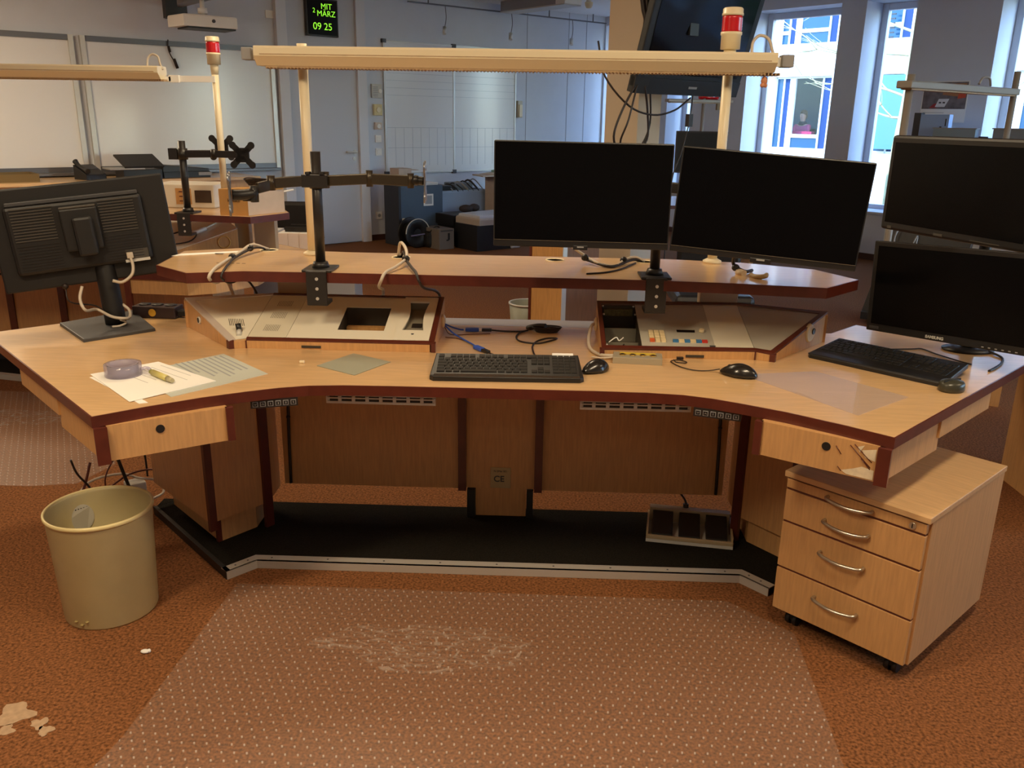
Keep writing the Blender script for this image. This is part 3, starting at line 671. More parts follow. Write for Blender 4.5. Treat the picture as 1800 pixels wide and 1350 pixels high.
rc = recess(pc, [(-.561, 2.814), (-.402, 2.814), (-.402, 2.976), (-.561, 2.976)], lambda x, y: max(.02, PZ(x, y)-.7525), HOLED)
b = MB(); b.bx(-.555, -.41, 2.925, 2.95, .7525, .785); b.build('inner_rail', OAK, rc, True); b = MB(); b.bx(-.55, -.50, 2.82, 2.86, .7525, .77); b.build('inner_box', PLATE, rc, True)
# cradle module, edges curved inwards
cr = [(-.340+.012*math.sin(PI*i/6), 2.816+.034*i) for i in range(7)]; cl = [(-.268-.010*math.sin(PI*i/6), 2.816+.034*i) for i in range(7)]
p = MB(); plate(p, [(-.362, 2.751), (-.241, 2.751), (-.241, 2.816), (-.362, 2.816)], -.002, .004); plate(p, [(-.362, 3.02), (-.241, 3.02), (-.241, 3.052), (-.362, 3.052)], -.002, .004)
for i in range(6):
    plate(p, [(-.362, cr[i][1]), cr[i], cr[i+1], (-.362, cr[i+1][1])], -.002, .004); plate(p, [cl[i], (-.241, cl[i][1]), (-.241, cl[i+1][1]), cl[i+1]], -.002, .004)
cm = p.build('cradle_module', PLATE, t, True)
recess(cm, cr + cl[::-1], lambda x, y: .008+.018*max(0, (y-2.816)/.204), RECESS, 'cradle')
b = MB(); b.prism([(-.315, 2.861), (-.28, 2.861), (-.28, 2.889), (-.315, 2.889)], pzo(-.014), pzo(-.0105)); b.build('hook_opening', BLACK, cm, True)
b = MB(); c0 = Vector((-.301, 2.790, PZ(0, 2.79))); b.cyl(c0, c0+Vector((0, 0, .005)), .005, 12); b.build('microphone_hole', BLACK, cm, True)
for i, (y0, y1) in enumerate(((2.795, 2.838), (2.883, 2.926), (2.970, 3.010))): slots(-.812, -.762, y0, y1, 0, 9, 'vent_slots', pv, SLOT)
slots(-.935, -.884, 2.826, 2.872, -.02, 9, 'vent_slots', pw, SLOT)
b = MB(); a = Vector((-.889, 2.785, PZ(0, 2.785))); b.cyl(a, a+Vector((-.004, .004, .028)), .0095, 12); b.build('socket_plug', BLACK, pw, True)
b = MB(); a = Vector((-.882, 2.758, PZ(0, 2.758)+.001)); b.cyl(a, a+Vector((-.007, .027, .012)), .008, 12, .0085); b.build('plug_tip', LGREY, pw, True)
b = MB(); a = Vector((-1.075, 2.910, .80)); nv = Vector((-.750, -.661, 0)); b.cyl(a-nv*.004, a+nv*.003, .013, 18); bo = b.build('cable_ring', LGREY, t, True); b = MB(); b.cyl(a+nv*.002, a+nv*.004, .009, 18); b.build('hole', BLACK, bo, True)
b = MB(); b.bx(-.665, -.60, 2.7325, 2.736, .756, .764); b.build('slot_opening', SLOT, t, True)
b = MB(); b.lathe([(.0, -.003), (.024, -.003), (.024, .004), (.016, .008), (0, .008)], seg=24, M=frame((-.219, 2.985, .80), (0, 1, 0), (0, 0, 1), (1, 0, 0))); b.build('cable_grommet', CREAM, t, True)

# --- console with open shaft, keypad and vents
t = thing('desk_console', 'sloped console with grey plates, number keypad and an open shaft', 'console', (.7, 2.9, .75), group='desk consoles')
OR = [(.333, 3.058), (.333, 2.728), (.838, 2.738), (.893, 2.718), (1.15, 3.012), (.838, 3.066)]
body = MB()
wall2(body, OR[1], OR[0], -.014); wall2(body, OR[2], OR[1], -.014); wall2(body, OR[3], OR[2], -.012); wall2(body, OR[4], OR[3], -.014); wall2(body, OR[5], OR[4], -.014); wall2(body, OR[0], OR[5], -.014)
body.build('body', BEECHV, t, True)
tr = MB(); plate(tr, [(.333, 2.728), (.348, 2.747), (.348, 3.036), (.333, 3.058)], -.003, .004); plate(tr, [(.333, 2.728), (.838, 2.738), (.838, 2.751), (.348, 2.747)], -.003, .004); plate(tr, [(.348, 3.036), (.838, 3.05), (.838, 3.066), (.333, 3.058)], -.003, .004)
plate(tr, [(.838, 2.738), (.893, 2.718), (.886, 2.737), (.838, 2.751)], -.003, .004); plate(tr, [(.893, 2.718), (1.15, 3.012), (1.118, 2.999), (.886, 2.737)], -.003, .004); plate(tr, [(1.15, 3.012), (.838, 3.066), (.838, 3.052), (1.118, 2.999)], -.003, .004)
tr.build('edge_trim', MAHOG, t, True, 'dark mahogany trim')
for pl in ([(.327, 2.722), (.342, 2.722), (.342, 2.738), (.327, 2.738)], [(.880, 2.718), (.896, 2.711), (.903, 2.722), (.886, 2.73)]):
    b = MB(); b.prism(pl, .7503, pzo(.001)); b.build('corner_post', MAHOG, t, True)
b = MB(); b.bx(.8355, .8395, 2.734, 2.738, .7503, .777); b.build('joint', MAHOG, t, True)
recess(t, [(.350, 2.749), (.466, 2.749), (.468, 3.034), (.350, 3.034)], lambda x, y: max(.01, PZ(x, y)-.7525), HOLED, 'open_shaft')
b = MB(); b.bx(.352, .466, 2.93, 2.935, .7526, .80); b.build('shaft_divider', RECESS, t, True); MB().bx(.352, .466, 2.84, 2.846, .7526, .772).build('shaft_divider', RECESS, t, True)
b = MB(); b.bx(.358, .46, 3.018, 3.033, .825, .848); b.build('circuit_board', mat('circuit_green', S(96, 92, 54), .5, var=.4, scale=90), t, True)
b = MB(); 
for i in range(9):
    a = Vector((.365+random.random()*.06, 2.757+random.random()*.04, .757)); b.tube([a, a+Vector((random.uniform(-.015, .02), random.uniform(-.01, .02), .012)), a+Vector((random.uniform(-.03, .03), random.uniform(-.01, .03), random.uniform(.004, .022)))], .0022, 6)
b.build('loose_wires', BLACK, t, True)
b = MB(); b.tube([(.36, 2.79, .785), (.385, 2.80, .80), (.395, 2.795, .79), (.41, 2.80, .80)], .002, 6); b.sphere((.40, 2.77, .775), .004); b.build('loose_wires', WHITE, t, True, 'white loose wire ends')
for x, y in ((.353, 3.03), (.463, 3.03), (.353, 2.97), (.464, 2.97), (.352, 2.76)):
    b = MB(); b.sphere((x, y, PZ(x, y)-.002), .004); b.build('screw', ALU, t, True)
p = MB(); plate(p, [(.468, 2.749), (.709, 2.751), (.713, 3.046), (.468, 3.04)]); pk = p.build('keypad_plate', PLATE2, t, True)
p = MB(); plate(p, [(.709, 2.751), (.836, 2.753), (.836, 3.05), (.713, 3.046)], -.003, .001); pv = p.build('vent_plate', PLATEL, t, True)
p = MB(); plate(p, [(.838, 2.752), (.886, 2.737), (1.118, 2.999), (.838, 3.052)]); p.build('wing_plate', PLATE2, t, True)
for y0, y1 in ((2.791, 2.832), (2.880, 2.919), (2.966, 3.008)): slots(.751, .799, y0, y1, 0, 9, 'vent_slots', pv, SLOT)
KEY = mat('key_cream', S(226, 206, 160), .45); KBL = mat('key_blue', S(60, 120, 170), .4); KRE = mat('key_red', S(200, 60, 50), .4); KOR = mat('key_orange', S(206, 96, 50), .4)
for r in range(4):
    for c in range(3):
        x, y = .505+c*.0185, 2.788+r*.0185; b = MB(); plate(b, [(x-.0078, y-.0075), (x+.0078, y-.0075), (x+.0078, y+.0075), (x-.0078, y+.0075)], -.002, .006); b.build('number_key', KOR if (r, c) == (0, 0) else KEY, pk, True)
for i, m in enumerate((KBL, KEY, KBL, KEY, KBL, KRE)):
    x, y = .583+i*.0193, 2.788; b = MB(); plate(b, [(x-.009, y-.007), (x+.009, y-.007), (x+.009, y+.007), (x-.009, y+.007)], -.002, .005); b.build('function_key', m, pk, True)
b = MB(); plate(b, [(.595, 2.850), (.656, 2.850), (.657, 2.864), (.595, 2.864)], -.002, .0015); b.build('display', SCREEN, pk, True)
b = MB(); b.cyl((.680, 2.858, PZ(0, 2.858)-.002), (.680, 2.856, PZ(0, 2.858)+.008), .010, 18, .009); b.build('rotary_knob', KEY, pk, True)
b = MB(); plate(b, [(.692, 2.757), (.712, 2.757), (.712, 2.766), (.692, 2.766)], -.001, .001); b.build('type_label', DARKGREY, pk, True)
a = Vector((1.062, 2.912, .803)); nv = Vector((.753, -.658, 0))
b = MB(); b.cyl(a-nv*.004, a+nv*.007, .034, 28, .028); gro = b.build('cable_grommet', CREAM, t, True); b = MB(); b.cyl(a+nv*.006+Vector((.01, .008, .006)), a+nv*.0085+Vector((.01, .008, .006)), .011, 18); b.build('hole', BLACK, gro, True)
b = MB(); b.bx(.61, .67, 2.7315, 2.7355, .7545, .763); b.build('slot_opening', SLOT, t, True)
b = MB(); b.lathe([(.0, -.003), (.024, -.003), (.024, .004), (.016, .008), (0, .008)], seg=24, M=frame((.3295, 2.99, .80), (0, -1, 0), (0, 0, 1), (-1, 0, 0))); b.build('cable_grommet', CREAM, t, True)

# ================================================================ MONITOR ARMS AND MONITORS
def vesa(mb, M):
    mb.box((0, 0, 0), (.07, .005, .07), M=M)
    for sx in (1, -1):
        for sz in (1, -1):
            mb.box((0, 0, 0), (.066, .005, .030), M=M @ Matrix.Translation((sx*.026, 0, sz*.026)) @ Matrix.Rotation(-sx*sz*PI/4, 4, 'Y')); mb.cyl((sx*.047, -.003, sz*.047), (sx*.047, .003, sz*.047), .0175, 14, M=M)
def arm_chain(mb, pts, w=.034, th=.013):
    for a, b in zip(pts[:-1], pts[1:]):
        a, b = Vector(a), Vector(b); d = (b-a); M = frame((a+b)/2, d, Vector((0, 0, 1)).cross(d), (d.cross(Vector((0, 0, 1)).cross(d))))
        mb.box((0, 0, 0), (d.length, th, w), bev=.003, M=M)
def clamp(t, x, y, z, s=1):
    c = MB(); c.bx(x-.05, x+.05, y-.062, y+.055, z, z+.008, .002); c.lathe([(0, 0), (.03, 0), (.024, .02), (0, .02)], (x, y, z+.007), 20)
    cl = c.build('clamp_plate', BLACKM, t, True)
    c = MB(); c.bx(x-.034, x+.034, y-.072, y-.060, z-.105, z+.006, .002); c.bx(x-.034, x+.034, y-.07, y-.0, z-.11, z-.098); c.cyl((x, y-.02, z-.1), (x, y-.02, z-.036), .008, 10); c.cyl((x, y-.02, z-.044), (x, y-.02, z-.0365), .02, 16); c.build('clamp_bracket', BLACKM, t, True)
    c = MB()
    for k in range(3): c.cyl((x+.002, y-.0715, z-.02-k*.033), (x+.002, y-.074, z-.02-k*.033), .0055, 10)
    c.build('clamp_screw', ALU, cl, True)
t = armL = thing('monitor_mount', 'empty black two-arm monitor mount clamped to the raised shelf front', 'monitor mount', (-.616, 2.85, 1.0), group='monitor mounts on the raised shelf')
clamp(t, -.616, 2.85, 1.0005)
MB().cyl((-.616, 2.85, 1.02), (-.616, 2.85, 1.385), .0165, 20).build('pole', BLACKM, t, True)
b = MB(); b.cyl((-.616, 2.85, 1.268), (-.616, 2.85, 1.318), .023, 20); b.bx(-.66, -.575, 2.826, 2.836, 1.272, 1.314, .002); b.bx(-.645, -.632, 2.82, 2.85, 1.314, 1.322); b.bx(-.60, -.585, 2.82, 2.85, 1.314, 1.322)
b.build('collar', BLACKM, t, True)
ARMM = mat('arm_bronze', S(66, 58, 46), .35, metal=.5)
b = MB(); arm_chain(b, [(-.645, 2.845, 1.293), (-.742, 2.77, 1.288)]); b.cyl((-.742, 2.77, 1.266), (-.742, 2.77, 1.312), .013, 14); arm_chain(b, [(-.742, 2.77, 1.284), (-.772, 2.72, 1.276)]); b.build('arm', ARMM, t, True)
b = MB(); b.cyl((-.775, 2.70, 1.235), (-.775, 2.70, 1.285), .013, 14); b.tube([(-.775, 2.70, 1.262), (-.805, 2.68, 1.258), (-.835, 2.668, 1.258)], .017, 12); b.bx(-.81, -.765, 2.685, 2.712, 1.238, 1.272, .003); b.build('swivel_joint', BLACK, t, True)
b = MB(); vesa(b, frame((-.84, 2.665, 1.262), (-.30, 1, 0), (-1, -.30, 0))); b.build('mounting_plate', mat('plate_steel', S(140, 140, 142), .3, metal=.8), t, True)
b = MB(); arm_chain(b, [(-.588, 2.848, 1.293), (-.438, 2.835, 1.303), (-.300, 2.845, 1.298)]); b.cyl((-.438, 2.835, 1.278), (-.438, 2.835, 1.330), .011, 12); b.cyl((-.585, 2.848, 1.27), (-.585, 2.848, 1.322), .012, 12); b.cyl((-.305, 2.845, 1.275), (-.305, 2.845, 1.322), .011, 12); b.build('arm', ARMM, t, True)
b = MB(); b.tube([(-.30, 2.845, 1.298), (-.282, 2.845, 1.300), (-.262, 2.845, 1.298)], .013, 12); b.sphere((-.288, 2.845, 1.300), .017); b.build('swivel_joint', BLACK, t, True)
b = MB(); vesa(b, frame((-.258, 2.845, 1.296), (-.09, 1, 0), (-1, -.09, 0))); b.build('mounting_plate', MATS['plate_steel'], t, True)

def monitor_face(t, M, w, h, bez, chin, m_scr, logo=True, th=.035):
    """panel in local frame M: x right, y away from the viewer, z up; origin at bottom centre of the front"""
    ca = MB().bx(-w/2, w/2, 0, th*.5, 0, h, .003, M=M).build('casing', BLACK, t, True)
    MB().bx(-w/2+.06, w/2-.06, th*.5-.001, th+.012, .05, h-.05, .008, M=M).build('rear_housing', BLACK, t, True)
    MB().bx(-w/2+bez, w/2-bez, -.0012, .001, chin, h-bez, M=M).build('screen', m_scr, t, True)
    return ca
t = armR = thing('monitor_mount', 'black monitor mount carrying the two wide screens above the shelf', 'monitor mount', (.505, 2.85, 1.0), group='monitor mounts on the raised shelf')
clamp(t, .505, 2.845, 1.0005)
MB().cyl((.505, 2.845, 1.02), (.505, 2.845, 1.385), .0165, 20).build('pole', BLACKM, t, True)
b = MB(); b.cyl((.505, 2.845, 1.268), (.505, 2.845, 1.318), .023, 20); b.build('collar', BLACKM, t, True)
b = MB(); arm_chain(b, [(.48, 2.845, 1.293), (.35, 2.78, 1.293), (.243, 2.70, 1.285)]); b.bx(.235, .255, 2.65, 2.71, 1.26, 1.31); b.build('arm', BLACKM, t, True)
b = MB(); arm_chain(b, [(.53, 2.845, 1.293), (.66, 2.78, 1.285), (.77, 2.66, 1.268)]); b.bx(.755, .785, 2.60, 2.68, 1.24, 1.29); b.build('arm', BLACKM, t, True)
t = monL = thing('monitor', 'wide black monitor whose bottom edge carries a pale line, mounted straight ahead', 'monitor', (.2435, 2.6, 1.126), group='wide monitors above the shelf')
Mm = frame((.2435, 2.6, 1.126), (.5275, .0, -.004), (0, 1, .0), (0, 0, 1))
monitor_face(t, Mm, .5275, .309, .004, .020, SCREENM)
b = MB(); b.bx(-.262, .262, -.0022, -.0008, .0195, .0206, M=Mm); b.build('bezel_line', mat('bezel_line', S(150, 140, 124), .3, metal=.6), t, True)
b = MB(); b.bx(-.022, .022, -.004, .015, -.006, .008, .002, M=Mm); b.build('sensor_tab', BLACK, t, True); b = MB(); b.bx(-.010, .010, -.0045, -.0035, .001, .005, M=Mm); b.build('badge', GREY, t, True)
t = monR = thing('monitor', 'wide black monitor angled towards the seat, overhanging the bright shelf end', 'monitor', (.77, 2.53, 1.1), group='wide monitors above the shelf')
a, bpt = Vector((.512, 2.605, 1.123)), Vector((1.0365, 2.495, 1.088))
xd = bpt-a; Mm = frame((a+bpt)/2, (xd.x, xd.y, 0), (-xd.y, xd.x, 0))
Mm = Mm @ Matrix.Rotation(math.atan2(-xd.z, math.hypot(xd.x, xd.y)), 4, 'Y')
monitor_face(t, Mm, .536, .307, .004, .018, SCREENM)
b = MB(); b.bx(-.266, .266, -.0022, -.0008, .0175, .0186, M=Mm); b.build('bezel_line', MATS['bezel_line'], t, True)
b = MB(); b.bx(-.03, .03, -.004, .015, -.007, .008, .002, M=Mm); b.build('sensor_tab', BLACK, t, True); b = MB(); b.bx(-.012, .012, -.0045, -.0035, .001, .006, M=Mm); b.build('badge', GREY, t, True)

# monitor seen from behind
t = thing('monitor', 'black monitor on a stand, seen from behind, on the desk wing', 'monitor', (-1.42, 2.985, .75))
Ms = frame((-1.422, 2.985, .7503), (.37, .18, 0), (-.18, .37, 0))
bs = MB(); bs.prism([(-1.62, 2.982), (-1.415, 2.757), (-1.247, 2.935), (-1.457, 3.215)], .7503, .762, .003); bs.build('stand_base', DARKGREY, t, True)
nk = MB(); nk.tube([(-1.415, 2.99, .762), (-1.43, 3.0, .90), (-1.452, 3.02, 1.06), (-1.462, 3.03, 1.19)], lambda u: .036-.002*u, 16); nk.build('stand_neck', MONB, t, True)
pr, pl_ = Vector((-1.213, 3.10, .942)), Vector((-1.71, 2.86, .889)); xd = (pr-pl_); 
h0 = .337; Mb = frame((pr+pl_)/2, (xd.x, xd.y, 0), (-xd.y, xd.x, 0)) @ Matrix.Rotation(-math.atan2(xd.z, math.hypot(xd.x, xd.y)), 4, 'Y') @ Matrix.Rotation(-.05, 4, 'X')
W = .575
MB().bx(-W/2, W/2, .0, .03, 0, .350, .006, M=Mb).build('casing', MONB, t, True)
MB().bx(-W/2+.012, W/2-.012, .029, .0315, .016, .335, M=Mb).build('screen', SCREEN, t, True)
MB().bx(-.235, .205, -.028, .001, .055, .29, .012, M=Mb).build('rear_housing', MONB, t, True)
MB().bx(-.225, .195, -.020, .0, .29, .304, .003, M=Mb).build('top_ledge', DARKGREY, t, True)
RIB = mat('vent_rib', S(70, 66, 60), .45)
for x0, x1, up in ((-.215, -.085, 1), (.06, .175, 1)):
    g = MB()
    for i in range(12): g.bx(x0, x1, -.0315, -.0275, .170+i*.0098, .1735+i*.0098, M=Mb)
    g.build('vent_ribs', RIB, t, True)
    g = MB()
    for i in range(9): g.bx(x0, x1, -.0305, -.0275, .075+i*.0098, .0775+i*.0098, M=Mb)
    g.build('vent_ribs', BLACKM, t, True)
MB().bx(-.065, .055, -.060, -.025, .12, .265, .006, M=Mb).build('stand_mount', MONB, t, True)
MB().bx(-.062, .052, -.061, -.03, .265, .272, .002, M=Mb).build('mount_cap', RIB, t, True)
MB().bx(-.03, .035, -.085, -.05, .10, .235, .01, M=Mb).build('hinge', MONB, t, True)
MB().bx(.115, .19, -.0298, -.027, .058, .10, M=Mb).build('type_label', RIB, t, True)
MB().bx(.11, .192, -.030, -.027, .056, .066, M=Mb).build('type_label', LGREY, t, True)
cb = MB(); f = lambda x, y, z: Mb @ Vector((x, y, z))
cb.bx(.117, .139, -.044, -.028, .070, .092, .003, M=Mb)
cb.tube([f(.128, -.038, .075), f(.13, -.045, .045), f(.12, -.06, .015), f(.085, -.07, -.005), f(.055, -.075, .005)], .0055)
cb.tube([f(-.045, -.07, .0), f(-.06, -.085, -.04), f(-.05, -.10, -.08), (-1.46, 2.955, .82), (-1.40, 2.935, .80), (-1.36, 2.94, .793), (-1.355, 2.975, .79), (-1.365, 3.0, .81), (-1.39, 3.005, .83)], .0055)
cb.tube([(-1.37, 2.935, .79), (-1.36, 2.955, .775), (-1.375, 2.94, .766), (-1.40, 2.93, .764)], .004)
solo('monitor_cable', cb, WIRE, 'grey cable looping from the back of the stand monitor to its foot', 'cable', (-1.4, 2.95, .764))
cb = MB(); cb.tube([f(-.10, -.03, .0), f(-.095, -.05, -.05), (-1.47, 2.97, .83), (-1.42, 2.95, .80)], .0025); cb.sphere(f(-.10, -.031, .004), .011)
solo('signal_cable', cb, WIREB, 'thin black signal cable hanging beside the neck of the stand monitor', 'cable', (-1.45, 2.96, .8))

# monitor on the wing (front) and monitor above it
t = thing('monitor', 'black monitor standing on the desk wing behind the black keyboard', 'monitor', (1.60, 2.97, .75))
a, bpt = Vector((1.268, 2.95, .812)), Vector((1.614, 2.537, .832)); xd = bpt-a
Mm = frame((a+bpt)/2, (xd.x, xd.y, 0), (-xd.y, xd.x, 0)) @ Matrix.Rotation(math.atan2(-xd.z, math.hypot(xd.x, xd.y)), 4, 'Y')
Wd = .54
monitor_face(t, Mm, Wd, .308, .016, .026, SCREENM)
RMi = root_matrix(t).inverted()
text('SAMSUNG', .013, LGREY, 'lettering', t, RMi @ Mm @ UP((-.03, -.0008, .011), (1, 0, 0)), bold=.0005)
b = MB()
for i in range(6): b.bx(.12+i*.02, .127+i*.02, -.001, .0, .006, .009, M=Mm)
b.build('buttons', GREY, t, True)
b = MB(); b.bx(-Wd/2+.012, -Wd/2+.045, -.001, 0, .008, .018, M=Mm); b.build('type_label', DARKGREY, t, True)
ctr = Vector((1.622, 2.935, 0))
b = MB(); b.lathe([(0, 0), (.085, 0), (.088, .006), (.05, .012), (0, .014)], (ctr.x, ctr.y, .7503), 32, M=Matrix.Translation((ctr.x, ctr.y, 0)) @ Matrix.Diagonal((1, .75, 1, 1)) @ Matrix.Translation((-ctr.x, -ctr.y, 0))); b.build('stand_foot', BLACK, t, True)
b = MB(); b.cyl((ctr.x, ctr.y, .76), (ctr.x, ctr.y, .98), .022, 16); b.tube([(ctr.x, ctr.y, .96), Mm @ Vector((0, .04, .15))], .02, 10); b.build('stand_neck', BLACK, t, True)
t = thing('monitor', 'black rounded-edge monitor on a pole, above the wing monitor', 'monitor', (1.70, 3.1, .742))
a, bpt = Vector((1.402, 3.30, 1.121)), Vector((1.620, 2.68, 1.1245)); xd = bpt-a
Mm = frame((a+bpt)/2, (xd.x, xd.y, 0), (-xd.y, xd.x, 0)); Wd = xd.length
MB().bx(-Wd/2, Wd/2, 0, .03, 0, .338, .010, M=Mm).build('casing', BLACK, t, True)
MB().bx(-Wd/2+.022, Wd/2-.022, -.0012, .001, .028, .313, M=Mm).build('screen', SCREENM, t, True)
b = MB(); b.bx(-.06, -.02, -.0015, 0, .008, .016, M=Mm); b.bx(-.29, -.27, -.001, .0, .006, .016, M=Mm); b.bx(.10, .22, -.001, .0, .01, .013, M=Mm); b.build('buttons', RIB, t, True)
b = MB(); b.bx(-.07, .07, .029, .06, .10, .24, .005, M=Mm); b.build('rear_housing', BLACK, t, True)
c0 = Vector((1.72, 3.13, 0)); b = MB(); b.cyl((c0.x, c0.y, .752), (c0.x, c0.y, 1.36), .02, 16); b.tube([(c0.x, c0.y, 1.30), Mm @ Vector((0, .05, .17))], .018, 10); b.build('pole', BLACK, t, True)
b = MB(); b.bx(c0.x-.06, c0.x+.09, c0.y-.02, c0.y+.10, .7425, .753, .003); b.build('pole_foot', BLACK, t, True)

# ================================================================ KEYBOARDS AND MICE
KM = mat('keycap_black', S(32, 31, 30), .45, spec=.2); KM2 = mat('keycap_worn', S(40, 38, 36), .55, spec=.15)
def keyboard(label, loc, rz, W, D, rest, tilt, keym, gloss):
    t = thing('keyboard', label, 'keyboard', loc, group='black keyboards', rot=(0, 0, rz))
    zf = lambda x, y: .010+max(0, (y-rest*.6))*tilt
    ka = MB(); out = [(-W/2+.012, -.003), (W/2-.012, -.003), (W/2, .012), (W/2-.008, D), (-W/2+.008, D), (-W/2, .012)]
    ka.prism(out, lambda x, y: max(.0, (y-.02)*tilt*.9), lambda x, y: zf(x, y)+.004, .003); base = ka.build('case', BLACK, t)
    ft = MB()
    for s in (1, -1): ft.bx(s*(W/2-.05)-.012, s*(W/2-.05)+.012, D-.02, D-.008, .0, D*tilt*.9)
    ft.build('foot', BLACK, t)
    y0 = rest+.008; rowh = (D-rest-.022)/6.1
    def keys(name, cells):
        b = MB()
        for x, r, wd, dd in cells:
            cx0, cy0 = -W/2+.018+x, y0+r*rowh
            b.prism([(cx0+.001, cy0+.0012), (cx0+wd-.001, cy0+.0012), (cx0+wd-.001, cy0+rowh*dd-.0012), (cx0+.001, cy0+rowh*dd-.0012)], lambda a, c: zf(a, c)+.003, lambda a, c: zf(a, c)+.0085, .0012)
        b.build(name, keym, t)
    u = (W-.036)/23.0
    main = [(0, 0, 1.4*u, 1), (1.5*u, 0, 1.1*u, 1), (2.7*u, 0, 1.1*u, 1), (3.9*u, 0, 6*u, 1), (10*u, 0, 1.2*u, 1), (11.3*u, 0, 1.1*u, 1), (12.5*u, 0, 1.1*u, 1), (13.7*u, 0, 1.2*u, 1)]
    for r, off in ((1, 1.3), (2, 1.8), (3, 1.55), (4, 0)):
        if off: main.append((0, r, off*u, 1))
        n = int((14.9-off)/1.06) - (1 if r in (1, 2) else 0)
        for i in range(n): main.append((off*u+i*1.06*u, r, 1.0*u, 1))
        ex = off+n*1.06
        if 14.9-ex > .4: main.append((ex*u, r, (14.9-ex)*u, 1))
    keys('letter_keys', main)
    keys('function_keys', [(0, 5.1, u, 1)] + [((2+i*1.06+(i//4)*.55)*u, 5.1, u, 1) for i in range(12)])
    nav = [((15.5+i*1.06)*u, r, u, 1) for r in (3, 4, 5.1) for i in range(3)] + [((15.5+i*1.06)*u, 0, u, 1) for i in range(3)] + [(16.56*u, 1, u, 1)]
    keys('navigation_keys', nav)
    keys('number_keys', [((19+i*1.0)*u, r, .95*u, 1) for r in (1, 2, 3, 4) for i in range(3)] + [(19*u, 0, 1.95*u, 1), (21*u, 0, .95*u, 1)] + [(22*u, 0, .95*u, 2), (22*u, 2, .95*u, 2), (22*u, 4, .95*u, 1)] + ([((19+i)*u, 5.1, .95*u, 1) for i in range(4)] if not rest > .04 else []))
    if rest > .04:
        b = MB(); b.prism([(-W/2+.004, .0), (W/2-.004, .0), (W/2-.006, rest-.004), (-W/2+.006, rest-.004)], lambda a, c: zf(a, c)+.003, lambda a, c: zf(a, c)+.0055, .002); b.build('palm_rest', gloss, t)
    else:
        b = MB(); b.prism([(-W/2+.010, -.0045), (W/2-.010, -.0045), (W/2-.012, rest), (-W/2+.012, rest)], lambda a, c: zf(a, c)+.003, lambda a, c: zf(a, c)+.0052, .002); b.build('front_edge', gloss, t)
    return t
GLOSSB = mat('glossy_black', S(48, 46, 44), .18, spec=.6)
kb = keyboard('black keyboard lying at the centre of the desk front', (.032, 2.425, .7503), .03, .46, .155, .022, .21, KM2, GLOSSB)
b = MB(); b.prism([(.14, .140), (.205, .140), (.205, .150), (.14, .150)], lambda x, y: .010+y*.21, lambda x, y: .0125+y*.21+.0055); b.build('white_sticker', PAPER, kb)
keyboard('black keyboard with palm rest set askew before the wing monitor', (1.178, 2.632, .7503), math.radians(-45.5), .445, .20, .052, .13, KM, BLACK)
def mouse(label, loc, rz, cable=True, L=.115, Wd=.064):
    t = thing('computer_mouse', label, 'mouse', loc, rz, 'black computer mice')
    b = MB(); q = bmesh.ops.create_uvsphere(b.bm, u_segments=28, v_segments=18, radius=1)
    for v in q['verts']:
        x, y, z = v.co; taper = 1-.22*max(0, x) - .08*max(0, -x)
        z = z*.034*(1-.25*x*x) if z > 0 else z*.006
        z *= 1+.18*(-x); v.co = (x*L/2, y*Wd/2*taper, z+.006)
    for f in b.bm.faces: f.smooth = True
    b.build('shell', mat('mouse_black', S(30, 28, 26), .22, spec=.6), t)
    b = MB(); b.cyl((L*.25, -.003, .0262), (L*.25, .003, .0262), .0065, 14); b.build('scroll_wheel', DARKGREY, t)
    return t
mouse('black wireless mouse directly beside the central keyboard', (.303, 2.555, .7503), math.radians(-140), L=.105, Wd=.062)
m2 = mouse('black wired mouse on the desk beside the glossy sheet', (.742, 2.545, .7503), math.radians(150), L=.118, Wd=.068)
c = MB(); c.tube([(.69, 2.573, .763), (.66, 2.585, .754), (.62, 2.585, .7535), (.585, 2.61, .7535), (.562, 2.65, .7535), (.555, 2.685, .7535), (.57, 2.70, .7535), (.585, 2.70, .754), (.60, 2.688, .7535), (.605, 2.675, .7535), (.595, 2.666, .754), (.57, 2.672, .7545), (.565, 2.69, .758)], .0018, 6)
c.bx(.578, .60, 2.71, 2.722, .752, .760, .001)
solo('mouse_cable', c, WIREB, 'thin black cable curling from the wired mouse to the console front', 'cable', (.6, 2.65, .7505))
t = thing('travel_mouse', 'small flat black mouse beside the palm-rest keyboard corner', 'mouse', (1.345, 2.447, .7503), .5)
b = MB(); b.lathe([(0, 0), (.036, 0), (.039, .006), (.038, .022), (.033, .029), (.015, .033), (0, .034)], seg=36, M=Matrix.Diagonal((1.05, .86, 1, 1))); b.build('shell', mat('mouse_grey', S(58, 58, 48), .3), t)
b = MB(); b.bx(-.036, .036, -.001, .001, .0285, .0345); b.build('button_gap', BLACK, t)

# ================================================================ LOOSE THINGS ON THE DESK
DOC = mat('doc_sleeve', S(200, 206, 196), .35, coat=.4)
def sheet(name, pts, z, m, label, cat, th=.0012, loc=None, extra=None):
    t = thing(name, label, cat, (sum(p[0] for p in pts)/len(pts), sum(p[1] for p in pts)/len(pts), z))
    MB().prism(pts, z, z+th).build('sheet', m, t, True)
    if extra: extra(t)
    return t
def lines(t, o, ax, ay, n, L, z, m, w=.003, step=.012):
    g = MB(); o, ax, ay = Vector(o), Vector(ax).normalized(), Vector(ay).normalized()
    for i in range(n):
        a = o+ay*i*step; b_ = a+ax*L*random.uniform(.55, 1); n_ = ay*w
        g.prism([tuple(a[:2]), tuple(b_[:2]), tuple((b_+n_)[:2]), tuple((a+n_)[:2])], z, z+.0003)
    g.build('print', m, t, True)
INK = mat('print_grey', S(150, 154, 156), .8)
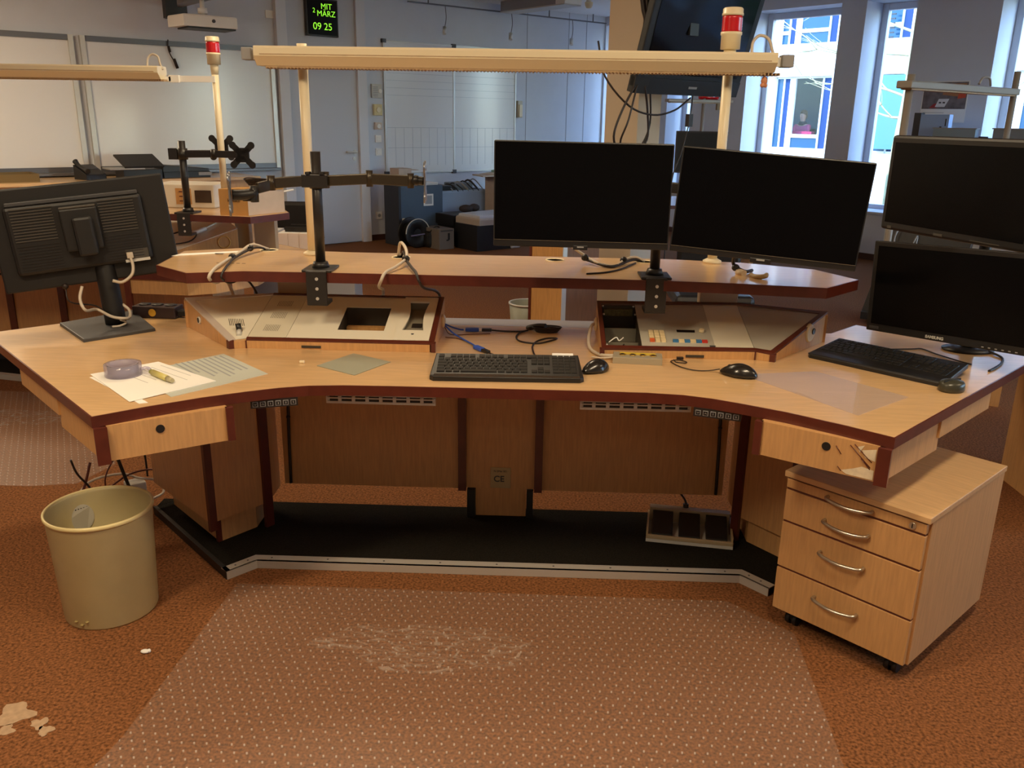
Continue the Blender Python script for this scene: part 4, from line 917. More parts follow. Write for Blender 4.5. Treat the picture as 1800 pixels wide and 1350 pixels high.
sheet('document_sleeve', [(-.900, 2.655), (-.690, 2.445), (-.885, 2.205), (-1.085, 2.42)], .7503, DOC, 'pale green document in a clear sleeve beneath the white papers', 'document',
      extra=lambda t: (lines(t, (-.90, 2.63, 0), (.7, -.72, 0), (-.72, -.7, 0), 9, .24, .7515, INK, .006, .018)))
sheet('document', [(-1.065, 2.54), (-.815, 2.355), (-.975, 2.15), (-1.205, 2.39)], .7518, PAPER, 'white sheet of paper on top of the clear sleeve', 'document', .0014,
      extra=lambda t: lines(t, (-1.04, 2.50, 0), (.8, -.6, 0), (-.62, -.78, 0), 5, .2, .7532, INK, .0015, .03))
sheet('document', [(-1.175, 2.39), (-1.195, 2.365), (-.945, 2.142), (-.925, 2.152)], .7504, PAPER, 'lowest white sheet peeking out beneath the others', 'document', .0008)
t = thing('tape_roll', 'roll of clear adhesive tape lying on the papers', 'tape', (-1.105, 2.392, .7534))
TAPE = glassy('tape_clear', (.80, .78, .86, 1), .30, (.6, .56, .66, 1), .1)
b = MB(); b.lathe([(.043, 0), (.052, 0), (.052, .035), (.043, .035), (.043, 0)], seg=40); b.build('tape', TAPE, t)
b = MB(); b.lathe([(.038, 0), (.0425, 0), (.0425, .035), (.038, .035), (.038, 0)], seg=40); b.build('core', mat('tape_core', S(150, 138, 150), .5), t)
b = MB(); b.tube([(.052, .0, .018), (.066, .012, .02), (.072, .018, .012)], .006, 4); b.build('loose_end', TAPE, t)
t = thing('marker_pen', 'yellowish marker pen lying across the white papers', 'pen', (-.978, 2.36, .7534), math.atan2(-.084, .10))
b = MB(); b.cyl((-.05, 0, .0095), (.04, 0, .0095), .009, 16); b.build('barrel', mat('pen_yellow', S(198, 186, 110), .4), t); b = MB(); b.cyl((.04, 0, .0095), (.068, 0, .0095), .0085, 16, .0065); b.build('tip', mat('pen_tip', S(176, 166, 130), .4), t)
b = MB(); b.cyl((-.062, 0, .0095), (-.05, 0, .0095), .0075, 16); b.build('end_plug', mat('pen_green', S(150, 150, 80), .4), t)
GC = mat('grey_card', S(166, 168, 150), .35, metal=.2)
sheet('cover_plate', [(-.565, 2.541), (-.482, 2.694), (-.345, 2.605), (-.428, 2.450)], .7503, GC, 'grey square cover plate lying on the desk between papers and keyboard', 'cover plate', .0022)
t = thing('eraser_crumb', 'tiny cream scrap on the desk near the grey plate', 'scrap', (-.62, 2.572, .7503)); MB().bx(-.008, .008, -.005, .005, 0, .008, .002).build('scrap', CREAM, t)
FILM = glassy('glossy_film', (.97, .97, 1, 1), .12, (.85, .78, .75, 1), .03)
sheet('plastic_sheet', [(.755, 2.56), (1.00, 2.615), (1.19, 2.37), (.985, 2.195)], .7503, FILM, 'clear glossy plastic sheet on the desk near the wired mouse', 'plastic sheet', .001)

# four-way strip, black three-way strip
t = thing('power_strip', 'small grey four-socket strip with yellow band against the console', 'power strip', (.447, 2.698, .7503))
MB().prism([(.364, 2.655), (.521, 2.641), (.529, 2.712), (.372, 2.726)], .7503, .772, .002).build('housing', mat('strip_grey', S(160, 150, 128), .45), t, True)
MB().prism([(.389, 2.688), (.503, 2.678), (.507, 2.706), (.392, 2.716)], .7715, .7728).build('yellow_band', mat('band_yellow', S(216, 186, 70), .5), t, True)
for i in range(4):
    x, y = .398+i*.0325, 2.684-i*.0028; b = MB(); b.cyl((x, y, .7715), (x, y, .7742), .0105, 16); so = b.build('jack', BRASS, t, True); b = MB(); b.cyl((x, y+.003, .774), (x, y+.003, .7748), .0065, 12); b.build('jack_hole', BLACK, so, True)
c = MB(); c.tube([(.372, 2.695, .765), (.35, 2.705, .762), (.328, 2.73, .758), (.302, 2.80, .757), (.298, 2.88, .77), (.31, 2.95, .80), (.325, 2.985, .803)], .006); c.tube([(.375, 2.69, .762), (.34, 2.694, .757), (.30, 2.71, .7545)], .003)
solo('strip_cable', c, WIRE, 'cream cable from the four-socket strip to the console side', 'cable', (.31, 2.75, .752))
t = thing('power_strip', 'black three-socket strip with a yellow sticker at the desk wing rear', 'power strip', (-1.335, 3.16, .7503), group=None)
Mp = frame((-1.335, 3.165, .7503), (.15, -.01, 0), (.01, .15, 0))
ps = MB().bx(-.085, .085, -.036, .036, 0, .045, .004, M=Mp).build('housing', mat('strip_black', S(52, 38, 38), .4), t, True)
for i in range(3):
    b = MB(); c0 = Mp @ Vector((-.052+i*.052, .002, .0445)); b.lathe([(0, 0), (.020, 0), (.023, .003), (.0, .0025)], c0, 24); b.build('socket', BLACK, t, True)
b = MB(); b.cyl(Mp @ Vector((-.005, -.0355, .022)), Mp @ Vector((-.005, -.0372, .022)), .0145, 24); b.build('yellow_sticker', mat('sticker_yellow', S(206, 160, 50), .5), t, True)
b = MB(); b.bx(.085, .115, -.02, .02, .008, .03, .003, M=Mp); b.build('cable_outlet', BLACK, t, True)

# USB cables behind the central keyboard
c = MB(); c.tube([(-.212, 2.98, .79), (-.19, 3.0, .775), (-.165, 3.02, .762), (-.15, 3.03, .758)], .003); c.tube([(-.212, 2.98, .785), (-.18, 2.96, .762), (-.14, 2.90, .7565), (-.10, 2.83, .7565), (-.088, 2.80, .757)], .003)
c.box((-.118, 3.035, .758), (.05, .02, .012), .05, .003); c.box((-.075, 2.775, .758), (.048, .02, .012), -.95, .003)
solo('usb_cable', c, BLUE, 'blue forked USB cable coming out of the console end', 'cable', (-.15, 2.95, .7505))
t = thing('usb_plug', 'black USB plug in the blue socket near the duct', 'plug', (-.07, 3.035, .7515)); MB().box((-.065, 3.036, .758), (.036, .016, .010), .05, .002).build('grip', BLACK, t, True); MB().box((-.089, 3.0355, .758), (.014, .012, .008), .05).build('sleeve', WHITE, t, True)
t = thing('usb_plug', 'black USB plug in the blue socket near the keyboard', 'plug', (-.05, 2.74, .7515)); MB().box((-.050, 2.741, .758), (.036, .016, .010), -.95, .002).build('grip', BLACK, t, True)
c = MB()
c.tube([(-.047, 3.037, .757), (.0, 3.04, .7535), (.06, 3.045, .7535), (.085, 3.06, .754), (.06, 3.03, .754), (.045, 2.965, .7535), (.06, 2.90, .7535), (.115, 2.875, .7535), (.155, 2.90, .754), (.19, 2.95, .754), (.155, 2.945, .7545), (.12, 2.90, .755), (.105, 2.84, .7535), (.107, 2.77, .7535), (.115, 2.70, .7535), (.12, 2.615, .757)], .003, 8)
solo('usb_cable', c, WIREB, 'brown-black cable winding loosely behind the central keyboard', 'cable', (.1, 2.9, .7505))
c = MB()
for k in range(4):
    r = .034+.004*k; c.tube([(.155+r*math.cos(a)*1.15, 3.055+k*.003+r*.55*math.sin(a), .7535+k*.0045) for a in [2*PI*i/14 for i in range(15)]], .003, 6)
c.tube([(.085, 3.10, .7535), (.10, 3.08, .762), (.125, 3.065, .770), (.15, 3.05, .773)], .010, 8)
solo('cable_bundle', c, WIREB, 'small bundled coil of black cable at the desktop rear edge', 'cable', (.155, 3.055, .7505))
c = MB(); c.tube([(-.035, 2.718, .757), (-.015, 2.70, .754), (-.005, 2.66, .754), (.0, 2.60, .757)], .0028, 6)
solo('keyboard_cable', c, WIREB, 'short dark cable from the lower USB plug to the keyboard', 'cable', (-.01, 2.66, .7505))
c = MB(); c.tube([(-.212, 2.975, .78), (-.19, 2.965, .756), (-.12, 2.985, .753), (-.05, 3.0, .753)], .0018, 6); c.tube([(-.205, 2.93, .754), (-.16, 2.92, .753), (-.11, 2.86, .753), (-.085, 2.80, .753)], .0018, 6)
solo('thin_wires', c, mat('wire_brown', S(96, 58, 34), .5), 'two thin brown wires leading from the console end', 'cable', (-.15, 2.9, .7505))
# cables of the wing monitor
c = MB(); c.tube([(1.235, 2.86, .753), (1.30, 2.90, .753), (1.42, 2.92, .753), (1.46, 2.925, .753), (1.48, 2.86, .753), (1.515, 2.78, .753), (1.54, 2.735, .753)], .0025, 6)
solo('monitor_cable', c, WIREB, 'thin black cable between the wing monitor and the palm-rest keyboard', 'cable', (1.45, 2.9, .7505))
c = MB(); c.tube([(1.675, 2.90, .757), (1.685, 2.83, .754), (1.65, 2.76, .753), (1.60, 2.70, .753), (1.56, 2.66, .753)], .004, 8)
solo('monitor_cable', c, WIREB, 'black cable curving out from under the wing monitor to the desk edge', 'cable', (1.65, 2.8, .7505))
# cables lying on / hanging over the raised shelf
def shelf_cable(label, pts_list, ties, m=WIRE, r=.005, loc=None):
    t = thing('shelf_cable', label, 'cable', pts_list[0][0], group='cables tied on the raised shelf')
    for pts, mm, rr in pts_list[1:]:
        MB().tube(pts, rr).build('cable', mm, t, True)
    for p in ties:
        b = MB(); b.sphere(p, .014, (1, .8, .9)); b.bx(p[0]-.006, p[0]+.006, p[1]-.018, p[1]+.012, p[2]-.005, p[2]+.008); b.build('cable_tie', BLACK, t, True)
shelf_cable('cream and black cables hanging over the shelf edge near the stand monitor', [((-.92, 3.24, 1.0),),
    ([(-.915, 3.245, 1.004), (-.955, 3.18, 1.03), (-.965, 3.09, 1.02), (-.972, 3.02, 1.012), (-.965, 2.90, 1.01), (-.955, 2.78, 1.006), (-.957, 2.735, .985), (-.975, 2.84, .95), (-1.0, 3.0, .93), (-1.02, 3.12, .84), (-1.02, 3.13, .755)], WIRE, .006),
    ([(-.915, 3.25, 1.003), (-.945, 3.17, 1.02), (-.960, 3.0, 1.010), (-.94, 2.88, 1.008), (-.925, 2.80, 1.006), (-.92, 2.745, .985), (-.925, 2.84, .95), (-.93, 3.0, .935), (-.93, 3.12, .85), (-.93, 3.13, .755)], WIREB, .004)], [(-.955, 3.15, 1.022), (-.970, 3.0, 1.013)])
shelf_cable('cream cable pair tied with a black strap mid-shelf, hanging behind the console', [((-.39, 3.14, 1.0),),
    ([(-.40, 3.14, 1.004), (-.385, 3.10, 1.06), (-.355, 3.03, 1.05), (-.345, 2.965, 1.025), (-.365, 2.86, 1.012), (-.385, 2.785, 1.007), (-.395, 2.755, .985), (-.415, 2.82, .95), (-.435, 3.0, .905), (-.45, 3.085, .86), (-.45, 3.11, .76)], WIRE, .0055),
    ([(-.39, 3.14, 1.004), (-.37, 3.08, 1.03), (-.345, 2.97, 1.02), (-.31, 2.86, 1.012), (-.285, 2.785, 1.008), (-.27, 2.752, .985), (-.262, 2.82, .95), (-.245, 3.0, .905), (-.24, 3.085, .86), (-.24, 3.11, .76)], WIREB, .005)], [(-.345, 2.965, 1.024)])
shelf_cable('pale and black cables with two ties beneath the straight-ahead monitor', [((.45, 3.13, 1.0),),
    ([(.507, 3.145, 1.004), (.47, 3.135, 1.02), (.43, 3.10, 1.015), (.39, 3.02, 1.006), (.33, 3.03, 1.012), (.28, 3.10, 1.03), (.21, 3.02, 1.09), (.16, 2.80, 1.17), (.16, 2.66, 1.2)], WIRE, .005),
    ([(.507, 3.15, 1.003), (.46, 3.12, 1.012), (.40, 3.03, 1.006), (.36, 3.0, 1.006), (.29, 3.08, 1.015)], WIREB, .005),
    ([(.47, 3.10, 1.004), (.40, 2.96, 1.003), (.34, 2.89, 1.003), (.28, 2.86, 1.003)], WIREB, .003)], [(.285, 3.085, 1.022), (.425, 3.09, 1.015)])
shelf_cable('short cable ends with a gold plug under the angled monitor', [((.82, 2.9, 1.0),),
    ([(.86, 2.98, 1.006), (.82, 2.92, 1.012), (.79, 2.96, 1.03), (.77, 2.86, 1.09)], WIREB, .006),
    ([(.835, 2.88, 1.006), (.845, 2.85, 1.006), (.87, 2.84, 1.01), (.88, 2.86, 1.012)], mat('plug_tan', S(176, 150, 110), .4), .008),
    ([(.80, 2.93, 1.008), (.815, 2.90, 1.008)], mat('plug_cream', S(210, 190, 160), .4), .012)], [(.795, 2.945, 1.02)])

# ================================================================ ON THE FLOOR IN FRONT
t = thing('drawer_unit', 'beech drawer unit on castors under the desk wing', 'drawer unit', (.868, 2.363, 0), math.radians(-45.63))
Wp, Dp, Z0, Z1 = .418, .54, .06, .518       # local x along the front, y to the rear (front face at y = 0)
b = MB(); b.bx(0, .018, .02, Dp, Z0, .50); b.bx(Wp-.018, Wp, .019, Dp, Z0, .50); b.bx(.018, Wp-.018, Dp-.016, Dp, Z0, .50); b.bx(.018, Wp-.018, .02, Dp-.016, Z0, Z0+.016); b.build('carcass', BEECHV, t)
MB().bx(-.003, Wp+.003, -.006, Dp+.004, .50, Z1, .002).build('top', BEECH, t)
HM = mat('handle_metal', S(196, 188, 172), .28, metal=.9)
for z0, z1, hz in ((.466, .494, .485), (.361, .459, .406), (.208, .354, .304), (.062, .201, .154)):
    d = MB().bx(.004, Wp-.006, 0, .019, z0, z1, .0015).build('drawer', BEECHV, t)
    MB().bx(.006, Wp-.008, .004, .0205, z1-.0005, z1+.006).build('grip_groove', MAHOG, d)
    hb = MB(); zc = hz if z1-z0 > .05 else .480
    hb.tube([(.135, .002, zc), (.137, -.016, zc), (.165, -.024, zc-.003), (.20, -.028, zc-.004), (.235, -.024, zc-.003), (.263, -.016, zc), (.265, .002, zc)], .0052, 10, res=6); hb.build('handle', HM, d)
    if z1-z0 < .05:
        lk = MB(); lk.cyl((.376, .004, .480), (.376, -.004, .480), .0095, 18); lo = lk.build('lock', HM, d); lk = MB(); lk.bx(.3745, .3775, -.0048, -.003, .474, .486); lk.build('keyhole', BLACK, lo)
MB().bx(.02, Wp-.02, .03, Dp-.02, .044, Z0).build('base_plate', BLACK, t)
for x, y in ((.365, .055), (.05, .055), (.365, .48), (.05, .48)):
    cst = MB(); cst.cyl((x-.018, y, .021), (x-.004, y, .021), .021, 20); cst.cyl((x+.004, y, .021), (x+.018, y, .021), .021, 20); cst.bx(x-.012, x+.012, y-.015, y+.015, .02, .045); co = cst.build('castor', BLACK, t)
    b = MB(); b.cyl((x-.0195, y, .021), (x-.018, y, .021), .008, 12); b.build('hub', LGREY, co)

t = thing('waste_bin', 'tall cream plastic waste bin in front of the desk leg', 'waste bin', (-1.205, 2.335, 0))
prof = [(0, .004), (.128, .004), (.133, 0), (.136, .006), (.1505, .335), (.1545, .343), (.1535, .348), (.1495, .348), (.1465, .338), (.131, .012), (0, .010)]
Tb = Matrix.Identity(4)
MB().lathe(prof, seg=56).build('bucket', BIN, t)
b = MB(); b.lathe([(.1507, .335), (.156, .340), (.156, .348), (.152, .351), (.148, .348), (.1507, .335)], seg=56); b.build('rim', mat('bin_rim', S(222, 206, 150), .35), t)
stk = MB(); cols = []
n = 24
def on_bin(a, z): r = .1315+(.1475-.1315)*(z-.012)/.326-.0022; return (r*math.cos(a), r*math.sin(a), z)
a0, zc = math.radians(140), .262
vs = [stk.bm.verts.new(on_bin(a0+.036*math.cos(2*PI*k/n)/.145, zc+.045*math.sin(2*PI*k/n))) for k in range(n)]; stk.bm.faces.new(vs)
stk.build('sticker', mat('bin_sticker', S(206, 204, 190), .5), t, label='round pale sticker inside the bin')
p0 = Vector(on_bin(a0, zc+.026)); nrm = Vector((-math.cos(a0), -math.sin(a0), 0)); xr = Vector((0, 0, 1)).cross(nrm)
text('HAN', .018, BLACK, 'lettering', t, frame(p0+nrm*.001, xr, (0, 0, 1), nrm), bold=.0012)
b = MB()
for a, z in ((-1.9, .028), (-1.62, .032), (-1.75, .02)): b.sphere((.1372*math.cos(a), .1372*math.sin(a), z), .004, (1.6, 1.6, .7))
b.build('scuff', mat('scuff', S(150, 130, 80), .7), t)

# translucent chair mats
def chair_mat(label, poly, loc):
    m = bpy.data.materials.get('mat_dotted') or glassy('mat_dotted', (1, .98, .95, 1), .30, (.8, .68, .58, 1), .28)
    if not m.get('done'):
        m['done'] = 1; nt = m.node_tree; N = nt.nodes.new; Lk = nt.links.new
        tc = N('ShaderNodeTexCoord'); sep = N('ShaderNodeSeparateXYZ'); Lk(tc.outputs['Object'], sep.inputs[0])
        def mth(op, a, b=None):
            k = N('ShaderNodeMath'); k.operation = op
            for i, v in enumerate((a, b)):
                if v is None: continue
                if hasattr(v, 'is_output'): Lk(v, k.inputs[i])
                else: k.inputs[i].default_value = v
            return k.outputs[0]
        P = .0315
        gy = mth('DIVIDE', sep.outputs[1], P*.9); row = mth('FLOOR', gy); fy = mth('SUBTRACT', mth('SUBTRACT', gy, row), .5)
        sh = mth('MULTIPLY', mth('FRACT', mth('MULTIPLY', row, .5)), 1.0)
        gx = mth('ADD', mth('DIVIDE', sep.outputs[0], P), sh); fx = mth('SUBTRACT', mth('FRACT', gx), .5)
        dd = mth('ADD', mth('POWER', mth('MULTIPLY', fx, P), 2.0), mth('POWER', mth('MULTIPLY', fy, P*.9), 2.0))
        dot = mth('LESS_THAN', dd, .0025**2)
        hz = nt.nodes['haze']; base = mth('ADD', mth('MULTIPLY', dot, .5), .05)
        # worn, crazed patches
        mp = N('ShaderNodeMapping'); mp.inputs['Scale'].default_value = (5, 26, 1); Lk(tc.outputs['Object'], mp.inputs[0])
        vo = N('ShaderNodeTexVoronoi'); vo.feature = 'DISTANCE_TO_EDGE'; vo.inputs['Scale'].default_value = 2.2; Lk(mp.outputs[0], vo.inputs['Vector'])
        nz = N('ShaderNodeTexNoise'); nz.inputs['Scale'].default_value = 6; Lk(tc.outputs['Object'], nz.inputs['Vector'])
        cx = mth('DIVIDE', mth('SUBTRACT', sep.outputs[0], -.16), .40); cyy = mth('DIVIDE', mth('SUBTRACT', sep.outputs[1], .22), .14)
        rad = mth('SUBTRACT', 1.0, mth('ADD', mth('POWER', cx, 2.0), mth('POWER', cyy, 2.0)))
        msk = mth('MULTIPLY', mth('GREATER_THAN', mth('ADD', rad, mth('MULTIPLY', mth('SUBTRACT', nz.outputs[0], .5), 1.6)), .35), mth('LESS_THAN', vo.outputs['Distance'], .035))
        tot = mth('MINIMUM', mth('ADD', base, mth('MULTIPLY', msk, .16)), 1.0); Lk(tot, hz.inputs[0])
        bpn = N('ShaderNodeBump'); bpn.inputs['Strength'].default_value = .35; bpn.inputs['Distance'].default_value = .002; Lk(mth('ADD', dot, msk), bpn.inputs['Height'])
        for nd in nt.nodes:
            if nd.type == 'BSDF_GLOSSY': Lk(bpn.outputs[0], nd.inputs['Normal'])
    return solo('chair_mat', MB().prism(poly, .0005, .004), m, label, 'floor mat', loc, 'dotted clear chair mats')
chair_mat('large clear dotted chair mat in front of the desk, its surface worn', [(-.86, 2.49), (.76, 2.475), (.93, 2.30), (.905, 1.90), (.86, 1.35), (-.97, 1.35), (-.895, 1.75)], (0, 1.95, .0005))
chair_mat('clear dotted chair mat partly visible beside the desk wing', [(-1.98, 3.205), (-1.80, 3.245), (-1.74, 3.46), (-1.95, 3.9), (-2.25, 4.42), (-3.4, 4.45), (-3.4, 3.2)], (-2.4, 3.8, .0005))

# power brick with tangle beneath the wing
t = thing('power_brick', 'black power adapter with tangled cables lying behind the cream bin', 'adapter', (-1.50, 2.93, 0))
Mr = frame((-1.52, 2.96, 0), (.20, .17, 0), (-.17, .20, 0))
MB().bx(-.13, .13, -.05, .05, .008, .075, .004, M=Mr).build('housing', BLACK, t, True)
MB().bx(-.125, .115, -.045, .045, .0745, .0765, M=Mr).build('top_label', GREY, t, True)
MB().bx(.07, .14, -.03, .03, .075, .12, .004, M=Mr).build('white_connector', LGREY, t, True)
for pts, m, r in (([(-.13, -.06, .07), (-.08, -.05, .17), (-.05, -.04, .25)], MAHOG, .005), ([(-.06, -.055, .03), (-.06, -.055, .14), (-.10, -.05, .22), (-.115, -.05, .28)], WIREB, .004),
                  ([(.0, -.055, .06), (-.01, -.05, .17), (.03, -.04, .24), (.045, -.04, .245)], MAHOG, .003), ([(.09, -.055, .04), (.065, -.05, .15), (.045, -.04, .25)], BLACK, .0065),
                  ([(-.12, .0, .085), (-.05, .02, .15), (.06, .02, .155), (.12, .0, .13), (.19, .0, .10), (.20, -.03, .06), (.15, -.05, .05)], WIRE, .005), ([(-.05, -.04, .08), (.02, .0, .12), (.10, .01, .15), (.18, .0, .15), (.21, .01, .10)], MAHOG, .004),
                  ([(.16, .02, .12), (.16, .02, .19), (.157, .02, .23)], WIREB, .004), ([(-.14, -.06, .006), (-.08, -.09, .006), (.02, -.10, .006), (.1, -.09, .006)], GREY, .005)):
    b = MB(); b.tube([Mr @ Vector(p) for p in pts], r, 7); b.build('cable', m, t, True)
# crumbs and stains
o = MB(); o.sphere((0, 0, .006), .011, (1.2, .8, .5)); o.sphere((.01, .004, .005), .006)
sc = o.build('floor_scrap', PAPER); sc.location = (-.995, 2.10, 0); tag(sc, 'small white scrap of paper lying on the carpet', 'scrap')
STAIN = mat('glue_stain', S(176, 148, 118), .9, var=.15, scale=60)
def blotch(cx, cy, r, n=26, squash=1):
    return [(cx+r*math.cos(2*PI*k/n)*(1+.22*math.sin(6*PI*k/n+cx*40)+.14*math.sin(10*PI*k/n+1)+.08*random.uniform(-1, 1)), cy+squash*r*math.sin(2*PI*k/n)*(1+.22*math.sin(6*PI*k/n+cx*40)+.14*math.sin(10*PI*k/n+1)+.08*random.uniform(-1, 1))) for k in range(n)]
b = MB()
for cx, cy, r in ((-1.215, 1.82, .045), (-1.13, 1.79, .02), (-1.10, 1.765, .018), (-1.20, 1.76, .02)): b.prism(blotch(cx, cy, r), .0002, .0012)
solo('carpet_stain', b, STAIN, 'pale dried stain on the carpet near the picture corner', 'stain', (-1.19, 1.8, .0002))

# ================================================================ NEIGHBOUR DESK (towards the whiteboards)
t = thing('control_desk', 'beech control desk behind the front one, nearer the whiteboards', 'desk', (-2.4, 4.6, 0))
ND = [(-3.6, 4.40), (-2.61, 4.26), (-2.1, 4.17), (-1.60, 4.12), (-1.30, 4.42), (-1.20, 4.90), (-1.5, 5.17), (-2.2, 5.18), (-3.6, 5.3)]
top = MB().prism(ND, .72, .75).build('desktop', BEECH, t, True); MB().ring(ND, .004, .705, .7497).build('edge_band', MAHOG, top, True)
b = MB().prism([(-1.92, 4.16), (-1.62, 4.135), (-1.50, 4.20), (-1.36, 4.42), (-1.36, 4.62), (-1.92, 4.62)], .63, .705).build('drawer_box', BEECHV, t, True)
MB().prism([(-1.945, 4.15), (-1.915, 4.147), (-1.915, 4.17), (-1.945, 4.175)], .55, .705).build('edge_strip', MAHOG, b, True)
MB().prism([(-1.455, 4.27), (-1.45, 4.265), (-1.445, 4.275), (-1.45, 4.28)], .63, .705).build('joint', MAHOG, b, True)
MB().prism([(-3.5, 4.98), (-1.72, 4.66), (-1.72, 4.70), (-3.5, 5.02)], .14, .7195).build('modesty_panel', BEECHV, t, True)
for x, y in ((-3.03, 4.885), (-2.68, 4.822)):
    MB().prism([(x, y), (x+.045, y-.008), (x+.045, y+.03), (x, y+.036)], .03, .7195).build('stile', MAHOG, t, True)
MB().prism([(-1.90, 4.45), (-1.60, 4.40), (-1.50, 4.60), (-1.72, 4.70)], .03, .7195).build('leg_cabinet', BEECHV, t, True)
MB().prism([(-3.5, 4.9), (-3.0, 5.0), (-3.0, 5.04), (-3.5, 5.04)], .03, .14).build('foot', BLACK, t, True)
g = MB()
for i in range(5): g.bx(-2.13+i*.045, -2.10+i*.045, 4.60, 4.605, .60, .615); g.bx(-2.13+i*.045, -2.10+i*.045, 4.60, 4.605, .57, .585)
for i in range(3): g.bx(-3.06, -2.86, 4.70, 4.71, .605+i*.024, .617+i*.024)
g.build('vent_slots', BLACK, t, True)
t = thing('floor_platform', 'black carpeted platform under the desk nearer the whiteboards', 'platform', (-2.6, 4.8, 0))
MB().prism([(-3.6, 4.83), (-2.75, 4.63), (-1.7, 4.44), (-1.6, 4.85), (-3.6, 5.25)], 0, .029).build('carpet_top', BLKCARPET, t, True)
MB().prism([(-3.6, 4.80), (-2.75, 4.60), (-1.9, 4.45), (-1.9, 4.48), (-2.75, 4.635), (-3.6, 4.835)], .0005, .0315).build('metal_nosing', ALU, t, True)
# its console
PZ2 = lambda x, y: .758+.12*((y-4.66)+(x+1.62)*-.2)/.35
t = thing('desk_console', 'sloped console with white plate and round yellow ring on its wooden end, nearer the whiteboards', 'console', (-1.9, 4.8, .75))
CP = [(-1.885, 4.690), (-1.595, 4.840), (-1.70, 4.98), (-2.5, 5.05), (-2.5, 4.66)]
zt = {0: .768, 1: .872, 2: .90, 3: .90, 4: .772}
b = MB(); lo = [b.bm.verts.new((x, y, .7503)) for x, y in CP]; hi = [b.bm.verts.new((x, y, zt[i])) for i, (x, y) in enumerate(CP)]
b.bm.faces.new(lo[::-1])
for i in range(5): b.bm.faces.new((lo[i], lo[(i+1) % 5], hi[(i+1) % 5], hi[i]))
for tri in ((0, 1, 2), (0, 2, 3), (0, 3, 4)): b.bm.faces.new([hi[i] for i in tri])
b.build('body', BEECHV, t, True)
b = MB(); A = [Vector((*CP[i], zt[i]+.001)) for i in range(5)]
for tri in ((0, 1, 2), (0, 2, 3), (0, 3, 4)):
    lo3 = [b.bm.verts.new(A[i]) for i in tri]; hi3 = [b.bm.verts.new(A[i]+Vector((0, 0, .003))) for i in tri]; b.bm.faces.new(hi3); b.bm.faces.new(lo3[::-1])
    for i in range(3): b.bm.faces.new((lo3[i], lo3[(i+1) % 3], hi3[(i+1) % 3], hi3[i]))
b.build('top_plate', mat('plate_white', S(238, 232, 214), .4), t, True)
e0, e1 = Vector((-1.885, 4.690, 0)), Vector((-1.595, 4.840, 0)); ev = (e1-e0).normalized(); en = Vector((ev.y, -ev.x, 0)); c0 = e0+(e1-e0)*.76+Vector((0, 0, .802))
b = MB(); b.lathe([(.030, 0), (.036, 0), (.036, .004), (.030, .004), (.030, 0)], seg=28, M=frame(c0, ev, (0, 0, 1), en)); b.build('yellow_ring', mat('ring_yellow', S(216, 166, 84), .5), t, True)
c = MB(); c.tube([(-1.80, 4.86, .862), (-1.70, 5.05, .93), (-1.55, 5.30, 1.02), (-1.42, 5.4, 1.05)], .006); c.cyl((-1.84, 4.80, .850), (-1.79, 4.87, .866), .012, 10)
solo('plug_cable', c, WHITE, 'white cable with plug lying over the white console plate', 'cable', (-1.8, 4.86, .85))
c = MB(); c.tube([(-2.0, 4.78, .83), (-1.90, 4.86, .855), (-1.83, 4.83, .84), (-1.84, 4.74, .81), (-1.95, 4.70, .795), (-2.05, 4.70, .79)], .004)
solo('headset_cable', c, WIREB, 'thin black cable in a loop over the white console plate', 'cable', (-1.9, 4.8, .83))
t = thing('label_strip', 'white paper label strip lying on the raised shelf end', 'label', (-1.12, 3.12, 1.0))
MB().prism([(-1.215, 3.06), (-.985, 3.185), (-1.005, 3.215), (-1.20, 3.115)], 1.0003, 1.0018).build('strip', PAPER, t, True)
b = MB(); b.bx(-1.08, -1.05, 3.125, 3.135, 1.0018, 1.003); b.build('print', DARKGREY, t, True)
# its raised shelf with arm, box, lamp
t = thing('raised_shelf', 'raised beech shelf nearer the whiteboards, a box standing on it', 'shelf', (-1.9, 4.6, .75))
NS = [(-2.7, 4.52), (-1.733, 4.40), (-1.347, 4.335), (-1.215, 4.56), (-1.42, 5.02), (-2.0, 5.0), (-2.7, 5.0)]
b = MB().prism(NS, .966, 1.0).build('shelf_board', BEECH, t, True); MB().ring(NS, .004, .9655, .9997).build('edge_band', MAHOG, b, True)
MB().bx(-1.64, -1.56, 4.93, 4.985, .7503, .966).build('post', POSTM, t, True); MB().bx(-1.52, -1.40, 4.90, 4.96, .7503, .966).build('post', POSTM, t, True); MB().bx(-2.65, -2.55, 4.6, 4.65, .7503, .966).build('post', POSTM, t, True)
t = thing('monitor_mount', 'empty black monitor mount with star-shaped plates, nearer the whiteboards', 'monitor mount', (-1.71, 4.45, 1.0))
clamp(t, -1.71, 4.455, 1.0005)
MB().cyl((-1.71, 4.45, 1.02), (-1.71, 4.45, 1.362), .018, 18).build('pole', BLACKM, t, True)
b = MB(); b.cyl((-1.71, 4.45, 1.27), (-1.71, 4.45, 1.325), .026, 18); b.bx(-1.775, -1.73, 4.43, 4.47, 1.27, 1.325); b.build('collar', BLACKM, t, True)
b = MB(); arm_chain(b, [(-1.69, 4.44, 1.297), (-1.53, 4.40, 1.302), (-1.37, 4.37, 1.302)], .034, .014); b.cyl((-1.53, 4.40, 1.28), (-1.53, 4.40, 1.325), .014, 12); b.build('arm', BLACKM, t, True)
b = MB(); vesa(b, frame((-1.36, 4.33, 1.302), (1, -.05, 0), (.05, 1, 0))); b.cyl((-1.36, 4.335, 1.302), (-1.362, 4.375, 1.302), .02, 14); b.build('mounting_plate', BLACK, t, True)
